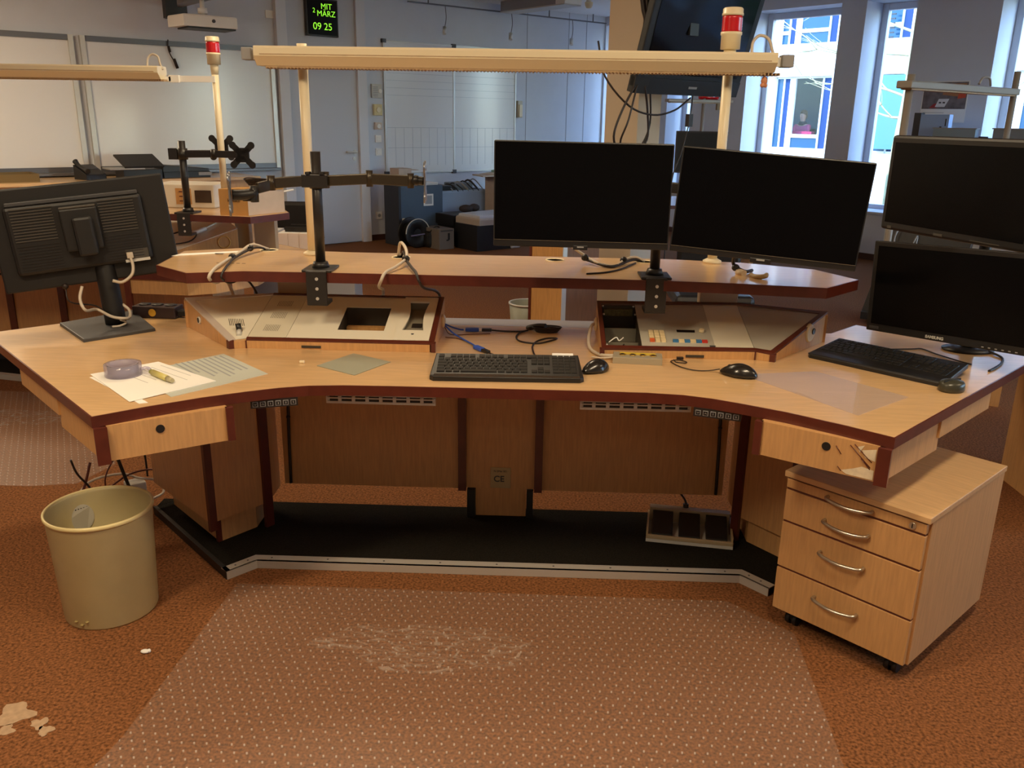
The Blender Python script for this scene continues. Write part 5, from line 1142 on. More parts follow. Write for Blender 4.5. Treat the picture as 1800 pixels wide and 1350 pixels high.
b = MB(); arm_chain(b, [(-1.74, 4.46, 1.297), (-1.66, 4.56, 1.297), (-1.585, 4.60, 1.297)], .034, .014); b.build('arm', BLACKM, t, True)
b = MB(); vesa(b, frame((-1.565, 4.615, 1.325), (1, .05, 0), (-.05, 1, 0))); b.build('mounting_plate', BLACKM, t, True)
t = thing('cardboard_box', 'tan product box standing on the raised shelf corner nearer the whiteboards', 'box', (-1.38, 4.5, 1.0003))
BX = [(-1.527, 4.375), (-1.392, 4.355), (-1.222, 4.55), (-1.36, 4.72)]
BX = [(-1.52, 4.395), (-1.365, 4.37), (-1.24, 4.575), (-1.395, 4.60)]
MB().prism(BX, 1.0003, 1.132, .002).build('carton', CARD, t, True)
MB().prism([(-1.364, 4.368), (-1.238, 4.575), (-1.2375, 4.5755), (-1.3635, 4.3685)], 1.002, 1.12).build('side_print', CARDP, t, True)
RMi = root_matrix(t).inverted(); text('logitech', .022, mat('box_print', S(90, 66, 34), .7), 'lettering', t, RMi @ UP((-1.44, 4.3805, 1.075), (.155, -.025, 0)), bold=.0004)
c = MB()
for k in range(5): c.tube([(-1.33+.075*math.cos(a)*(1+.1*k), 4.55+.05*math.sin(a), 1.14+.008*k+.004*math.sin(3*a)) for a in [2*PI*i/16 for i in range(17)]], .004, 6)
solo('cable_bundle', c, WIREB, 'coil of black cable lying on the tan product box', 'cable', (-1.33, 4.55, 1.133))
light_bar('lamp_bar', 'cream overhead lamp bar with red beacon nearer the whiteboards', (-2.6, 4.52, 1.0), 0, 1.6, -.9, .80, [(1.045, 1.74)], 1.045, False)
t = [o for o in COL.objects if o.name.startswith('lamp_bar') and o.parent is None][-1]
b = MB(); b.bx(.865, 1.05, .035, .05, .648, .678); b.bx(.82, .87, .02, .05, .645, .68); b.bx(.79, .83, .02, .04, .65, .672); b.build('end_bracket', WHITE, t)

# white cartons behind the shelf, on a filing box
t = thing('storage_crate', 'low grey storage crate under the white cartons', 'crate', (-1.32, 5.4, 0))
MB().bx(-1.66, -1.02, 5.22, 5.45, 0, .63, .004).build('body', GREY, t, True); MB().bx(-1.68, -1.0, 5.20, 5.47, .63, .655, .004).build('lid', LGREY, t, True)
for i in range(3):
    x = -1.495+i*.068
    t = thing('white_carton', ['slim white carton closest to the grey printed one', 'middle of the three slim white cartons', 'slim white carton closest to the lamp pole'][i], 'carton', (x+.032, 5.32, .6553), group='slim white cartons')
    MB().bx(x, x+.066, 5.24, 5.40, .6553, .80, .001).build('carton', mat('carton_white', S(236, 214, 196), .7), t, True)
    MB().bx(x+.002, x+.064, 5.242, 5.398, .80, .801).build('lid_flap', WHITE, t, True)
t = thing('printed_carton', 'grey-white carton with a blue curved emblem beside the slim ones', 'carton', (-1.55, 5.32, .6553))
MB().bx(-1.60, -1.50, 5.25, 5.42, .6553, .81, .001).build('carton', mat('carton_grey', S(196, 196, 200), .7), t, True)
b = MB()
for r in (.024, .036, .048):
    b.tube([(-1.512-r*math.cos(a)*1.0, 5.2495, .69+r*math.sin(a)) for a in [PI/2*i/8*1.1 for i in range(9)]], .0042, 6, smooth=False)
b.build('emblem', mat('emblem_blue', S(44, 62, 160), .5), t, True)
t = thing('cable_tray', 'flat black metal bracket lying on top of the white cartons', 'bracket', (-1.34, 5.33, .8015))
b = MB(); b.bx(-1.46, -1.28, 5.30, 5.32, .8015, .83); b.bx(-1.44, -1.26, 5.36, 5.38, .8015, .84); b.bx(-1.43, -1.40, 5.30, 5.38, .8015, .825); b.bx(-1.33, -1.30, 5.30, 5.38, .8015, .825); b.build('bracket', BLACKM, t, True)
# office chair between desk and door
t = thing('office_chair', 'black office chair partly hidden behind the tan product box', 'chair', (-1.62, 5.72, 0))
def chair_parts(t, cx, cy, seatz, ang):
    b = MB()
    for k in range(5):
        a = ang+2*PI*k/5; b.tube([(cx, cy, .10), (cx+.14*math.cos(a), cy+.14*math.sin(a), .095), (cx+.28*math.cos(a), cy+.28*math.sin(a), .07)], lambda u: .022-.006*u, 8)
    b.build('star_base', BLACK, t, True)
    for k in range(5):
        a = ang+2*PI*k/5; b = MB(); x, y = cx+.28*math.cos(a), cy+.28*math.sin(a); b.cyl((x-.018, y, .027), (x+.018, y, .027), .027, 14); b.cyl((x, y, .03), (x, y, .075), .008, 8); b.build('castor', BLACK, t, True)
    MB().cyl((cx, cy, .09), (cx, cy, seatz), .026, 14).build('gas_spring', DARKGREY, t, True)
chair_parts(t, -1.62, 5.72, .45, .3)
MB().bx(-1.86, -1.38, 5.50, 5.94, .45, .53, .03).build('seat', BLACK, t, True)
b = MB(); b.tube([(-1.62, 5.94, .47), (-1.60, 6.0, .60), (-1.58, 6.0, .75)], .022); b.build('back_stem', BLACK, t, True)
MB().bx(-1.80, -1.40, 5.98, 6.03, .60, .92, .025).build('backrest', BLACK, t, True)
b = MB(); b.tube([(-1.40, 5.6, .50), (-1.36, 5.62, .60), (-1.34, 5.70, .70), (-1.36, 5.82, .70)], .016); b.build('armrest', BLACK, t, True)

# ================================================================ SIDEBOARD UNDER THE WHITEBOARDS
t = thing('sideboard', 'long low sideboard under the whiteboards, crowded with phones and devices', 'sideboard', AW(-3.2, .4, 0), AR)
MB().bx(-5.6, -1.62, -.75, -.12, .08, .85, M=MA).build('body', BEECHV, t, True); MB().bx(-5.62, -1.6, -.78, -.11, .85, .88, .003, M=MA).build('worktop', BEECH, t, True); MB().bx(-5.55, -1.65, -.70, -.14, 0, .08, M=MA).build('plinth', BLACK, t, True)
zt_ = .8803
def amat(u, off, z=zt_, rz=0): return frame(AW(u, off, z), (math.cos(AR+rz), math.sin(AR+rz), 0), (-math.sin(AR+rz), math.cos(AR+rz), 0))
t = thing('document_tray', 'flat grey tray at the far end of the sideboard', 'tray', AW(-4.28, .45, zt_), AR); MB().bx(-.28, .28, -.2, .2, 0, .06, .004, M=amat(-4.28, .45)).build('tray', GREY, t, True)
t = thing('storage_tray', 'olive open tray between the grey tray and the black desk phone', 'tray', AW(-3.80, .45, zt_), AR); b = MB(); b.bx(-.17, .17, -.18, .18, 0, .012, M=amat(-3.80, .45)); b.bx(-.17, .17, -.18, -.168, .012, .07, M=amat(-3.80, .45)); b.bx(-.17, .17, .168, .18, .012, .07, M=amat(-3.80, .45)); b.bx(-.17, -.158, -.168, .168, .012, .07, M=amat(-3.80, .45)); b.bx(.158, .17, -.168, .168, .012, .07, M=amat(-3.80, .45)); b.build('tray', mat('olive', S(104, 84, 44), .6), t, True)
def phone(u, off, rz, label, z=zt_):
    t = thing('desk_phone', label, 'telephone', AW(u, off, z), AR, 'black desk phones')
    M = amat(u, off, z, rz)
    b = MB(); b.prism([(-.10, -.10), (.10, -.10), (.10, .10), (-.10, .10)], lambda x, y: .0, lambda x, y: .05+(y+.1)*.42, .004, M=M); b.build('base', BLACK, t, True)
    b = MB(); b.prism([(-.03, -.0), (.09, -.0), (.09, .085), (-.03, .085)], lambda x, y: .05+(y+.1)*.42, lambda x, y: .0535+(y+.1)*.42, M=M); b.build('display', DARKGREY, t, True)
    b = MB(); b.tube([(-.075, -.095, .078), (-.075, -.03, .098), (-.075, .05, .130), (-.075, .098, .165)], lambda u: .018+.008*abs(2*u-1)**2, 10, M=M); b.build('handset', BLACK, t, True)
phone(-3.17, .5, .3, 'black desk phone farthest from the door on the sideboard')
t = thing('graphics_tablet', 'dark flat terminal propped on a grey box on the sideboard', 'terminal', AW(-2.70, .55, zt_), AR)
MB().bx(-.20, .16, -.14, .14, .0, .09, .004, M=amat(-2.72, .55)).build('box', BLACK, t, True); MB().bx(-.32, .0, -.15, .12, .09, .105, .003, M=amat(-2.72, .55)).build('grey_shelf', GREY, t, True)
Mt2 = amat(-2.73, .55, zt_+.155, .1) @ Matrix.Rotation(.38, 4, 'X'); MB().bx(-.19, .19, -.14, .14, 0, .018, .003, M=Mt2).build('panel', BLACK, t, True); MB().bx(-.05, .05, -.03, .05, -.07, .0, M=Mt2).build('support', BLACK, t, True)
t = thing('docking_device', 'low black devices stacked at the sideboard end nearest the door', 'device', AW(-2.32, .5, zt_), AR)
MB().bx(-.20, .26, -.16, .16, 0, .06, .004, M=amat(-2.34, .5)).build('lower_unit', BLACK, t, True); MB().prism([(-.20, -.15), (.25, -.15), (.25, .12), (-.20, .12)], lambda x, y: .0605, lambda x, y: .085+(.25-x)*.09, .003, M=amat(-2.34, .5)).build('upper_unit', BLACKM, t, True)
MB().bx(.14, .27, -.17, -.15, .02, .05, M=amat(-2.34, .5)).build('grey_handle', GREY, t, True)
# beige appliance on the neighbour desk, behind the pole
t = thing('desktop_computer', 'beige desktop computer with dark drive bay, behind the empty mount pole', 'computer', (-1.95, 4.75, 1.0))
MB().bx(-2.0, -1.66, 4.70, 4.96, 1.0003, 1.125, .004).build('case', mat('pc_beige', S(216, 208, 192), .5), t, True)
MB().bx(-1.765, -1.675, 4.697, 4.70, 1.03, 1.095).build('drive_bay', mat('bay_dark', S(64, 48, 36), .5), t, True)
b = MB(); b.bx(-1.87, -1.785, 4.6965, 4.70, 1.02, 1.105); b.build('wood_front', OAK, t, True)
b = MB()
for i in range(3): b.bx(-1.85, -1.80, 4.694, 4.697, 1.035+i*.025, 1.04+i*.025)
b.build('slot_line', MAHOG, t, True)

# ================================================================ PILE OF EQUIPMENT UNDER THE PLANNING BOARD
def boxA(mb, u0, u1, o0, o1, z0, z1, bev=.004): return mb.bx(u0, u1, -o1, -o0, z0, z1, bev, M=MA)
t = thing('steel_cabinet', 'dark blue-grey steel cabinet with white notice under the planning board', 'cabinet', AW(.55, .3, 0), AR)
boxA(MB(), .37, .98, .30, .62, 0, .70).build('body', SLATE, t, True)
boxA(MB(), .34, .375, .30, .63, 0, .705).build('side_wall', mat('side_dark', S(44, 46, 52), .6), t, True)
boxA(MB(), .70, .84, .62, .623, .46, .60, 0).build('notice', PAPER, t, True); boxA(MB(), .72, .82, .623, .624, .48, .58, 0).build('print', INK, t, True)
boxA(MB(), .39, .425, .62, .63, .22, .33, .002).build('handle_plate', WHITE, t, True)
t = thing('open_carton', 'open beige carton standing on the steel cabinet', 'carton', AW(.42, .35, .7003), AR)
boxA(MB(), .42, .60, .32, .52, .7003, .90, .002).build('carton', CARDP, t, True); b = MB(); b.prism([(.60, -.52), (.70, -.52), (.70, -.32), (.60, -.32)], lambda x, y: .875, lambda x, y: .881, M=MA); b.build('flap', CARDP, t, True)
t = thing('white_binder', 'white folder lying on the steel cabinet', 'folder', AW(.78, .35, .7003), AR); boxA(MB(), .72, .94, .34, .58, .7003, .73).build('cover', PAPER, t, True); boxA(MB(), .73, .93, .35, .585, .707, .723, 0).build('pages', LGREY, t, True)
def reel(u, label):
    t = thing('cable_reel', label, 'cable reel', AW(u, .78, 0), AR, 'black cable reels')
    for o in (.70, .86):
        b = MB(); b.lathe([(.05, -.006), (.165, -.006), (.175, 0), (.165, .006), (.05, .006), (.05, -.006)], seg=36, M=frame(AW(u, o, .176), U, (0, 0, 1), V)); b.build('flange', BLACK, t, True)
    b = MB(); b.cyl(AW(u, .70, .176), AW(u, .86, .176), .12, 28); b.build('winding', BLACK, t, True)
    b = MB(); b.tube([AW(u-.165*math.cos(a), .868, .176+.165*math.sin(a)) for a in [PI*i/10 for i in range(11)]], .006); b.build('handle', LGREY, t, True)
    b = MB(); b.tube([AW(u-.10, .875, .15), AW(u+.05, .88, .16), AW(u+.15, .872, .165)], .008); b.build('strap', mat('strap_violet', S(120, 110, 140), .6), t, True)
reel(.47, 'black cable reel leaning against the steel cabinet'); 
t = thing('black_bag', 'black carrying bag lying between the reel and the computer', 'bag', AW(.66, .85, 0), AR); b = MB(); b.bx(.56, .80, -.98, -.72, 0, .20, .05, M=MA); b.build('body', mat('bag_black', S(16, 15, 16), .7, bump=.4, scale=20), t, True); b = MB(); b.tube([AW(.58, .96, .19), AW(.66, 1.0, .26), AW(.76, .97, .19)], .008); b.build('handle', BLACK, t, True)
t = thing('computer_tower', 'grey metal computer tower standing at the pile front', 'computer', AW(.93, .95, 0), AR); boxA(MB(), .83, 1.04, .78, 1.14, 0, .24).build('case', mat('tower_grey', S(116, 108, 100), .5), t, True); b = MB(); b.bx(.95, .975, -1.145, -1.14, .11, .19, M=MA); b.bx(.93, .96, -1.145, -1.14, .10, .115, M=MA); b.build('latch', BLACK, t, True)
boxA(MB(), .85, 1.02, 1.138, 1.142, .21, .225, 0).build('vent', DARKGREY, t, True)
t = thing('audio_receiver', 'black receiver lying on a second one behind the printer', 'receiver', AW(1.05, .6, .30), AR); boxA(MB(), .98, 1.48, .62, 1.0, .246, .37).build('case', BLACK, t, True); boxA(MB(), .99, 1.47, .63, .98, .37, .373, 0).build('top_grille', DARKGREY, t, True)
t = thing('audio_receiver', 'black receiver at the bottom, dark front towards the desk', 'receiver', AW(1.0, .8, 0), AR); boxA(MB(), 1.05, 1.55, .62, 1.02, 0, .245).build('case', BLACK, t, True); boxA(MB(), 1.07, 1.53, 1.02, 1.024, .04, .2, 0).build('front_panel', SCREEN, t, True)
t = thing('printer', 'grey-white multifunction printer on the floor pile', 'printer', AW(1.5, 1.2, 0), AR)
PB = mat('printer_beige', S(176, 166, 156), .5); PBL = mat('printer_white', S(196, 200, 206), .5)
boxA(MB(), 1.10, 1.72, 1.06, 1.5, 0, .30).build('body', BLACK, t, True); boxA(MB(), 1.60, 1.75, 1.04, 1.52, 0, .31, .02).build('side_cover', PBL, t, True)
b = MB(); b.prism([(1.12, -1.52), (1.78, -1.52), (1.78, -1.05), (1.12, -1.05)], .30, .38, .02, M=MA); b.build('scanner', PB, t, True)
b = MB(); b.prism([(1.14, -1.50), (1.74, -1.50), (1.74, -1.08), (1.14, -1.08)], .38, lambda x, y: .41+(x-1.14)*.02, .015, M=MA); b.build('lid', PBL, t, True); boxA(MB(), 1.56, 1.66, 1.52, 1.524, .33, .36, 0).build('display', SCREEN, t, True)
t = thing('storage_box', 'pale blue plastic crate full of cables behind the printer', 'crate', AW(1.3, .4, 0), AR)
b = MB(); boxA(b, 1.02, 1.72, .12, .14, .02, .62, 0); boxA(b, 1.02, 1.72, .54, .56, .02, .62, 0); boxA(b, 1.02, 1.04, .14, .54, .02, .62, 0); boxA(b, 1.70, 1.72, .14, .54, .02, .62, 0); boxA(b, 1.02, 1.72, .12, .56, 0, .02, 0); boxA(b, 1.0, 1.74, .56, .575, .58, .60, 0)
b.build('crate', mat('crate_blue', S(150, 166, 186), .5), t, True)
t = thing('cable_heap', 'tangled black and grey devices and cables heaped in the blue crate', 'cables', AW(1.3, .35, .4), AR)
b = MB(); boxA(b, 1.06, 1.66, .16, .52, .3, .60, .02); b.build('devices', DARKGREY, t, True)
for k in range(7):
    b = MB(); u0 = 1.08+k*.08; b.tube([AW(u0, .3, .60), AW(u0+.05, .4, .68+.01*k), AW(u0+.12, .5, .64), AW(u0+.1, .56, .61)], .012 if k % 2 else .008); b.build('cable', BLACK if k % 3 else GREY, t, True)
b = MB(); boxA(b, 1.30, 1.58, .2, .45, .61, .70, .01); b.build('grey_unit', mat('unit_grey', S(120, 130, 140), .5), t, True)
b = MB(); boxA(b, 1.02, 1.22, .2, .5, .6, .68, .02); b.build('black_unit', BLACK, t, True)
t = thing('headset_case', 'dark fabric pouch lying on top of the receiver', 'pouch', AW(1.25, .8, .37), AR); b = MB(); b.sphere(AW(1.22, .82, .42), .07, (1.3, 1.0, .7)); b.sphere(AW(1.33, .84, .43), .06, (1.2, 1, .8)); b.build('pouch', mat('pouch', S(58, 52, 52), .8), t, True)
t = thing('tall_carton', 'tall beige carton whose open flaps hold green papers', 'carton', AW(1.85, .7, 0), AR)
boxA(MB(), 1.60, 1.98, .60, .9, 0, .80, .003).build('carton', CARDP, t, True)
b = MB(); b.prism([(1.32, -.92), (1.98, -.92), (1.98, -.60), (1.40, -.60)], .80, .815, M=MA); b.prism([(1.60, -.92), (2.0, -.92), (2.0, -.62), (1.5, -.62)], lambda x, y: .815, lambda x, y: .82+max(0, (x-1.5))*.10, M=MA); b.build('flap', mat('flap', S(196, 184, 166), .8), t, True)
t = thing('green_papers', 'green papers on the open flaps of the tall carton', 'paper', AW(1.8, .75, .87), AR); b = MB(); b.prism([(1.62, -.90), (1.95, -.90), (1.98, -.65), (1.66, -.65)], lambda x, y: .816+max(0, x-1.5)*.103+.006, lambda x, y: .852+max(0, x-1.6)*.15, M=MA); b.build('stack', mat('paper_green', S(140, 178, 166), .8), t, True)
b = MB(); b.sphere(AW(1.93, .76, .93), .03, (1, 1, .6)); b.build('pink_bow', mat('pink', S(206, 50, 110), .6), t, True)
c = MB(); c.tube([AW(1.0, 1.3, .006), AW(1.1, 1.5, .05), AW(1.25, 1.6, .10), AW(1.4, 1.65, .08), AW(1.52, 1.7, .006)], .006); c.tube([AW(1.6, 1.62, .006), AW(1.68, 1.6, .10), AW(1.74, 1.6, .16), AW(1.84, 1.65, .08), AW(1.9, 1.7, .006)], .006); c.tube([AW(1.85, 1.6, .006), AW(1.95, 1.55, .12), AW(2.1, 1.6, .10), AW(2.2, 1.7, .006)], .005); c.tube([AW(2.05, 1.5, .006), AW(2.15, 1.55, .09), AW(2.3, 1.6, .02)], .005)
solo('loose_cables', c, WIRE, 'pale loose cables arching over the carpet before the printer', 'cable', AW(1.5, 1.6, .005))
t = thing('blue_package', 'crumpled blue-white package on the carpet beside the printer', 'package', AW(2.0, 1.35, 0), AR); b = MB(); b.prism([(1.86, -1.45), (2.2, -1.5), (2.25, -1.25), (1.95, -1.2)], .0, lambda x, y: .05+.06*math.sin(9*x), M=MA); b.build('package', mat('package_blue', S(130, 150, 190), .5), t, True)

PILE_SHIFT = {'steel_cabinet': -.19, 'open_carton': -.19, 'white_binder': -.19, 'cable_reel': -.21, 'black_bag': -.22, 'computer_tower': -.45, 'audio_receiver': -.30, 'audio_receiver.001': -.34, 'printer': -.44, 'headset_case': -.22, 'storage_box': -.2, 'cable_heap': -.2, 'tall_carton': -.14, 'green_papers': -.14, 'pink_bow': -.14}
for o in COL.objects:
    if o.parent is None and o.name in PILE_SHIFT: o.location += U*PILE_SHIFT[o.name]

# ================================================================ TOWARDS THE WINDOWS
# adjoining desk at the wing side
t = thing('side_desk', 'beech desk standing beyond the wing with the two stacked screens', 'desk', (2.1, 3.2, 0))
SD = [(1.60, 3.10), (1.83, 2.90), (1.93, 2.78), (2.9, 2.9), (2.9, 3.9), (1.60, 3.55)]
top = MB().prism(SD, .71, .7425).build('desktop', BEECH, t, True); MB().ring(SD, .004, .7095, .742).build('edge_band', MAHOG, top, True)
MB().bx(2.2, 2.8, 3.0, 3.6, 0, .7095).build('leg_cabinet', BEECHV, t, True)
# tall black equipment leaning by the windows
t = thing('equipment_trolley', 'black equipment trolley with dangling cables between the two front screens', 'trolley', (2.80, 6.55, 0))
b = MB(); b.prism([(2.64, 6.62), (3.3, 6.3), (3.5, 6.7), (2.84, 7.02)], .04, .10, .004); b.build('base', BLACK, t, True)
b = MB()
lo = [(2.66, 6.66, .1), (3.2, 6.40, .1), (3.34, 6.62, .1), (2.80, 6.9, .1)]; up = [(2.93, 6.72, 1.15), (3.4, 6.48, 1.15), (3.5, 6.66, 1.15), (3.02, 6.92, 1.15)]
lv = [b.bm.verts.new(p) for p in lo]; uv_ = [b.bm.verts.new(p) for p in up]; b.bm.faces.new(lv[::-1]); b.bm.faces.new(uv_)
for i in range(4): b.bm.faces.new((lv[i], lv[(i+1) % 4], uv_[(i+1) % 4], uv_[i]))
b.build('body', BLACKM, t, True)
b = MB(); b.prism([(2.77, 6.585), (3.1, 6.425), (3.105, 6.435), (2.775, 6.595)], .16, .46); b.build('grey_panel', GREY, t, True)
for k, pts in enumerate(([(2.95, 6.62, .80), (2.82, 6.58, .74), (2.80, 6.56, .62), (2.90, 6.54, .60), (2.96, 6.56, .7), (2.93, 6.54, .5), (2.88, 6.5, .38), (2.92, 6.48, .30)], [(2.74, 6.6, .52), (2.82, 6.56, .50), (2.9, 6.5, .42), (2.9, 6.5, .34)], [(2.72, 6.58, .36), (2.78, 6.52, .24), (2.86, 6.48, .22), (2.93, 6.48, .26)])):
    b = MB(); b.tube(pts, .006); b.build('cable', GREY, t, True)
for x, y in ((2.75, 6.66), (3.28, 6.4), (3.4, 6.66), (2.9, 6.95)):
    b = MB(); b.cyl((x-.015, y, .022), (x+.015, y, .022), .022, 12); b.build('castor', BLACK, t, True)
c = MB(); c.tube([(2.60, 6.0, .01), (2.50, 5.95, .03), (2.47, 5.9, .06), (2.5, 5.86, .01), (2.62, 5.9, .01)], .006); c.tube([(2.66, 6.05, .01), (2.56, 6.1, .03), (2.54, 6.1, .02), (2.65, 6.0, .01)], .005)
solo('loose_cables', c, WIRE, 'pale cable ends on the carpet beside the wing monitor', 'cable', (2.6, 6.0, .005))
# chair base and dark monitor behind the shelf
t = thing('office_chair', 'black office chair behind the raised shelf, only its base visible', 'chair', (1.15, 5.1, 0))
chair_parts(t, 1.15, 5.1, .45, .9)
MB().bx(.92, 1.38, 4.90, 5.32, .45, .53, .03).build('seat', BLACK, t, True); b = MB(); b.tube([(1.15, 5.30, .47), (1.17, 5.36, .6), (1.18, 5.36, .7)], .022); b.build('back_stem', BLACK, t, True); MB().bx(.98, 1.38, 5.34, 5.39, .58, 1.0, .025).build('backrest', BLACK, t, True)
# far workstation by the windows
FD = [(1.1, 8.0), (2.25, 8.2), (2.25, 9.2), (1.1, 9.0)]
t = thing('control_desk', 'beech control desk far back by the windows, mostly hidden', 'desk', (1.7, 8.6, 0))
top = MB().prism(FD, .72, .75).build('desktop', BEECH, t, True); MB().ring(FD, .004, .7195, .7497).build('edge_band', MAHOG, top, True)
MB().bx(1.15, 1.19, 8.1, 8.95, 0, .7195).build('side_panel', BEECHV, t, True); MB().bx(2.15, 2.19, 8.3, 9.1, 0, .7195).build('side_panel', BEECHV, t, True)
t = thing('monitor', 'dark monitor standing far back in front of the windows', 'monitor', (1.62, 8.4, .75))
Mf = frame((1.62, 8.4, .7503), (1, -.25, 0), (.25, 1, 0))
MB().bx(-.24, .24, 0, .03, .27, .655, .004, M=Mf).build('casing', DARKGREY, t, True); MB().bx(-.225, .225, -.001, .001, .285, .64, M=Mf).build('screen', mat('grey_screen', S(40, 46, 50), .3), t, True)
MB().bx(-.03, .03, .03, .06, .01, .5, M=Mf).build('stand_neck', BLACK, t, True); MB().bx(-.12, .12, -.06, .12, 0, .012, M=Mf).build('stand_foot', BLACK, t, True)
# its lamp: beam seen below the television
GB = mat('grey_beam', S(150, 142, 136), .4)
def beam_lamp(label, a, b_, z, posts, m, h=.055):
    a, b_ = Vector(a), Vector(b_); mid = (a+b_)/2; d = (b_-a); M = frame((mid.x, mid.y, 0), d, Vector((-d.y, d.x, 0))); L = d.length
    t = thing('lamp_bar', label, 'desk lamp', (mid.x, mid.y, .75), math.atan2(d.y, d.x))
    MB().bx(-L/2, L/2, -.04, .04, z, z+h, .006, M=M).build('housing', m, t, True)
    MB().bx(-L/2+.03, L/2-.03, -.028, .028, z-.006, z, M=M).build('louvre', CREAMD, t, True)
    for q, top, zb in posts:
        b = MB(); b.cyl(M @ Vector((q, .0, zb)), M @ Vector((q, .0, top)), .018, 16); b.bx(q-.02, q+.02, .03, .06, z+.005, z+h-.005, M=M); b.build('pole', m, t, True)
    return t, M
p1, p2 = Vector((1.30, 8.62, 0)), Vector((1.96, 8.86, 0))
t, M = beam_lamp('grey lamp beam with red beacon far back, seen under the television', (p1.x, p1.y, 0), (p2.x, p2.y, 0), 1.665, [(.05, 1.72, .7503)], GB, h=.03)
b = MB(); b.cyl(M @ Vector((.0, .0, 1.718)), M @ Vector((.20, .0, 1.718)), .022, 14); b.build('red_tube', RED, t, True)
b = MB(); b.bx(.20, .31, .0, .03, 1.60, 1.668, .006, M=M); b.build('hanging_pouch', mat('pouch_tan', S(150, 130, 104), .7), t, True)
b = MB(); b.cyl(M @ Vector((.30, .01, 1.57)), M @ Vector((.30, .01, 1.61)), .014, 10); b.build('orange_tag', mat('tag_orange', S(216, 96, 60), .5), t, True)
# third workstation lamp frame near the windows
BEAM_SIL = mat('beam_silhouette_grey', S(140, 134, 126), .45)  # backlit silhouette of the lamp put into a darker colour
t, M = beam_lamp('lamp frame with two posts, toned dark as a silhouette, beside the wall calendar', (1.895, 4.52, 0), (2.86, 5.36, 0), 1.668, [(-.575, 1.735, .0), (.655, 1.80, .0)], BEAM_SIL, h=.036)
b = MB(); b.tube([M @ Vector((.18, 0, 1.715)), M @ Vector((.22, 0, 1.75)), M @ Vector((.30, 0, 1.75)), M @ Vector((.33, 0, 1.71))], .006); b.build('cable', BEAM_SIL, t, True)
t = thing('side_desk', 'beech desk under the silhouetted lamp frame near the windows', 'desk', (2.5, 4.9, 0))
SD2 = [(2.35, 4.62), (2.7, 4.5), (3.1, 5.0), (2.9, 5.22), (2.5, 5.25)]
top = MB().prism(SD2, .71, .7415).build('desktop', BEECH, t, True); MB().ring(SD2, .004, .7095, .741).build('edge_band', MAHOG, top, True)
MB().prism([(2.5, 4.7), (2.7, 4.6), (2.9, 5.0), (2.6, 5.1)], 0, .7095).build('leg_cabinet', BEECHV, t, True)
# low cabinet by the window wall with binders and boxes
t = thing('window_cabinet', 'grey cabinet against the window wall, carrying a binder and boxes', 'cabinet', BW(5.3, .3, 0), ROT_B)
MB().bx(4.86, 6.7, -.52, -.06, 0, 1.20, M=MBW).build('body', LGREY, t, True); MB().bx(4.84, 6.72, -.54, -.055, 1.20, 1.225, .003, M=MBW).build('top', GREY, t, True)
z = 1.2253
t = thing('binder', 'pale blue binder with dark spine standing under the wall calendar', 'binder', BW(5.15, .3, z), ROT_B)
MB().bx(5.03, 5.32, -.44, -.36, z, z+.37, .003, M=MBW).build('cover', mat('binder_blue', S(150, 176, 214), .5), t, True); MB().bx(4.96, 5.03, -.44, -.36, z, z+.385, .003, M=MBW).build('spine', DARKGREY, t, True)
b = MB(); b.bx(5.285, 5.295, -.443, -.44, z+.26, z+.33, M=MBW); b.bx(5.235, 5.255, -.443, -.44, z+.245, z+.255, M=MBW); b.build('clip', BLACK, t, True)
t = thing('storage_box', 'grey-blue box beside the pale binder', 'box', BW(5.5, .3, z), ROT_B); MB().bx(5.22, 5.63, -.53, -.46, z, z+.235, .003, M=MBW).build('box', mat('box_greyblue', S(136, 152, 160), .6), t, True); MB().bx(5.21, 5.64, -.532, -.455, z+.235, z+.245, M=MBW).build('lid', GREY, t, True)
t = thing('dark_mug', 'dark brown mug between the grey boxes by the window', 'mug', BW(5.56, .50, z), ROT_B); p = BW(5.70, .50, z); MB().lathe([(0, 0), (.04, 0), (.042, .17), (.037, .17), (.035, .01), (0, .01)], p, 20).build('cup', mat('mug_brown', S(62, 54, 52), .5), t, True); b = MB(); b.tube([p+Vector((.04, 0, .05)), p+Vector((.07, 0, .09)), p+Vector((.04, 0, .14))], .007); b.build('handle', MATS['mug_brown'], t, True)
t = thing('storage_box', 'grey box at the outer end of the cabinet, behind the lamp post', 'box', BW(6.0, .3, z), ROT_B); MB().bx(5.78, 6.3, -.5, -.2, z, z+.24, .003, M=MBW).build('box', mat('box_grey', S(128, 136, 142), .6), t, True); MB().bx(5.77, 6.31, -.505, -.195, z+.24, z+.25, M=MBW).build('lid', GREY, t, True)
# wall calendar
t = thing('wall_calendar', 'wall calendar with a picture of vehicles in red and grey', 'calendar', BW(5.03, 0, 1.55), ROT_B)
MB().bx(4.80, 5.27, -.006, -.002, 1.52, 1.93, M=MBW).build('sheet', PAPER, t, True)
pic = MB().bx(4.81, 5.26, -.008, -.006, 1.655, 1.92, M=MBW).build('picture', mat('pic_grey', S(112, 104, 104), .6, var=.4, scale=14), t, True)
def pp(poly, m, nm, k):
    b = MB(); b.prism([(x, -y) for x, y in poly], .0, .0004, M=frame(C0+V*4.81-U*(.008+.0005*k)+Vector((0, 0, 1.655)), V, (0, 0, -1), U) @ Matrix.Scale(1, 4)); b.build(nm, m, pic, True)
pp([(.02, .2), (.2, .25), (.18, .262), (.0, .22)], mat('pic_slate', S(80, 82, 96), .6), 'picture_patch', 1)
pp([(.2, .14), (.38, .12), (.44, .25), (.22, .25)], mat('pic_tan', S(170, 120, 80), .6), 'picture_patch', 1)
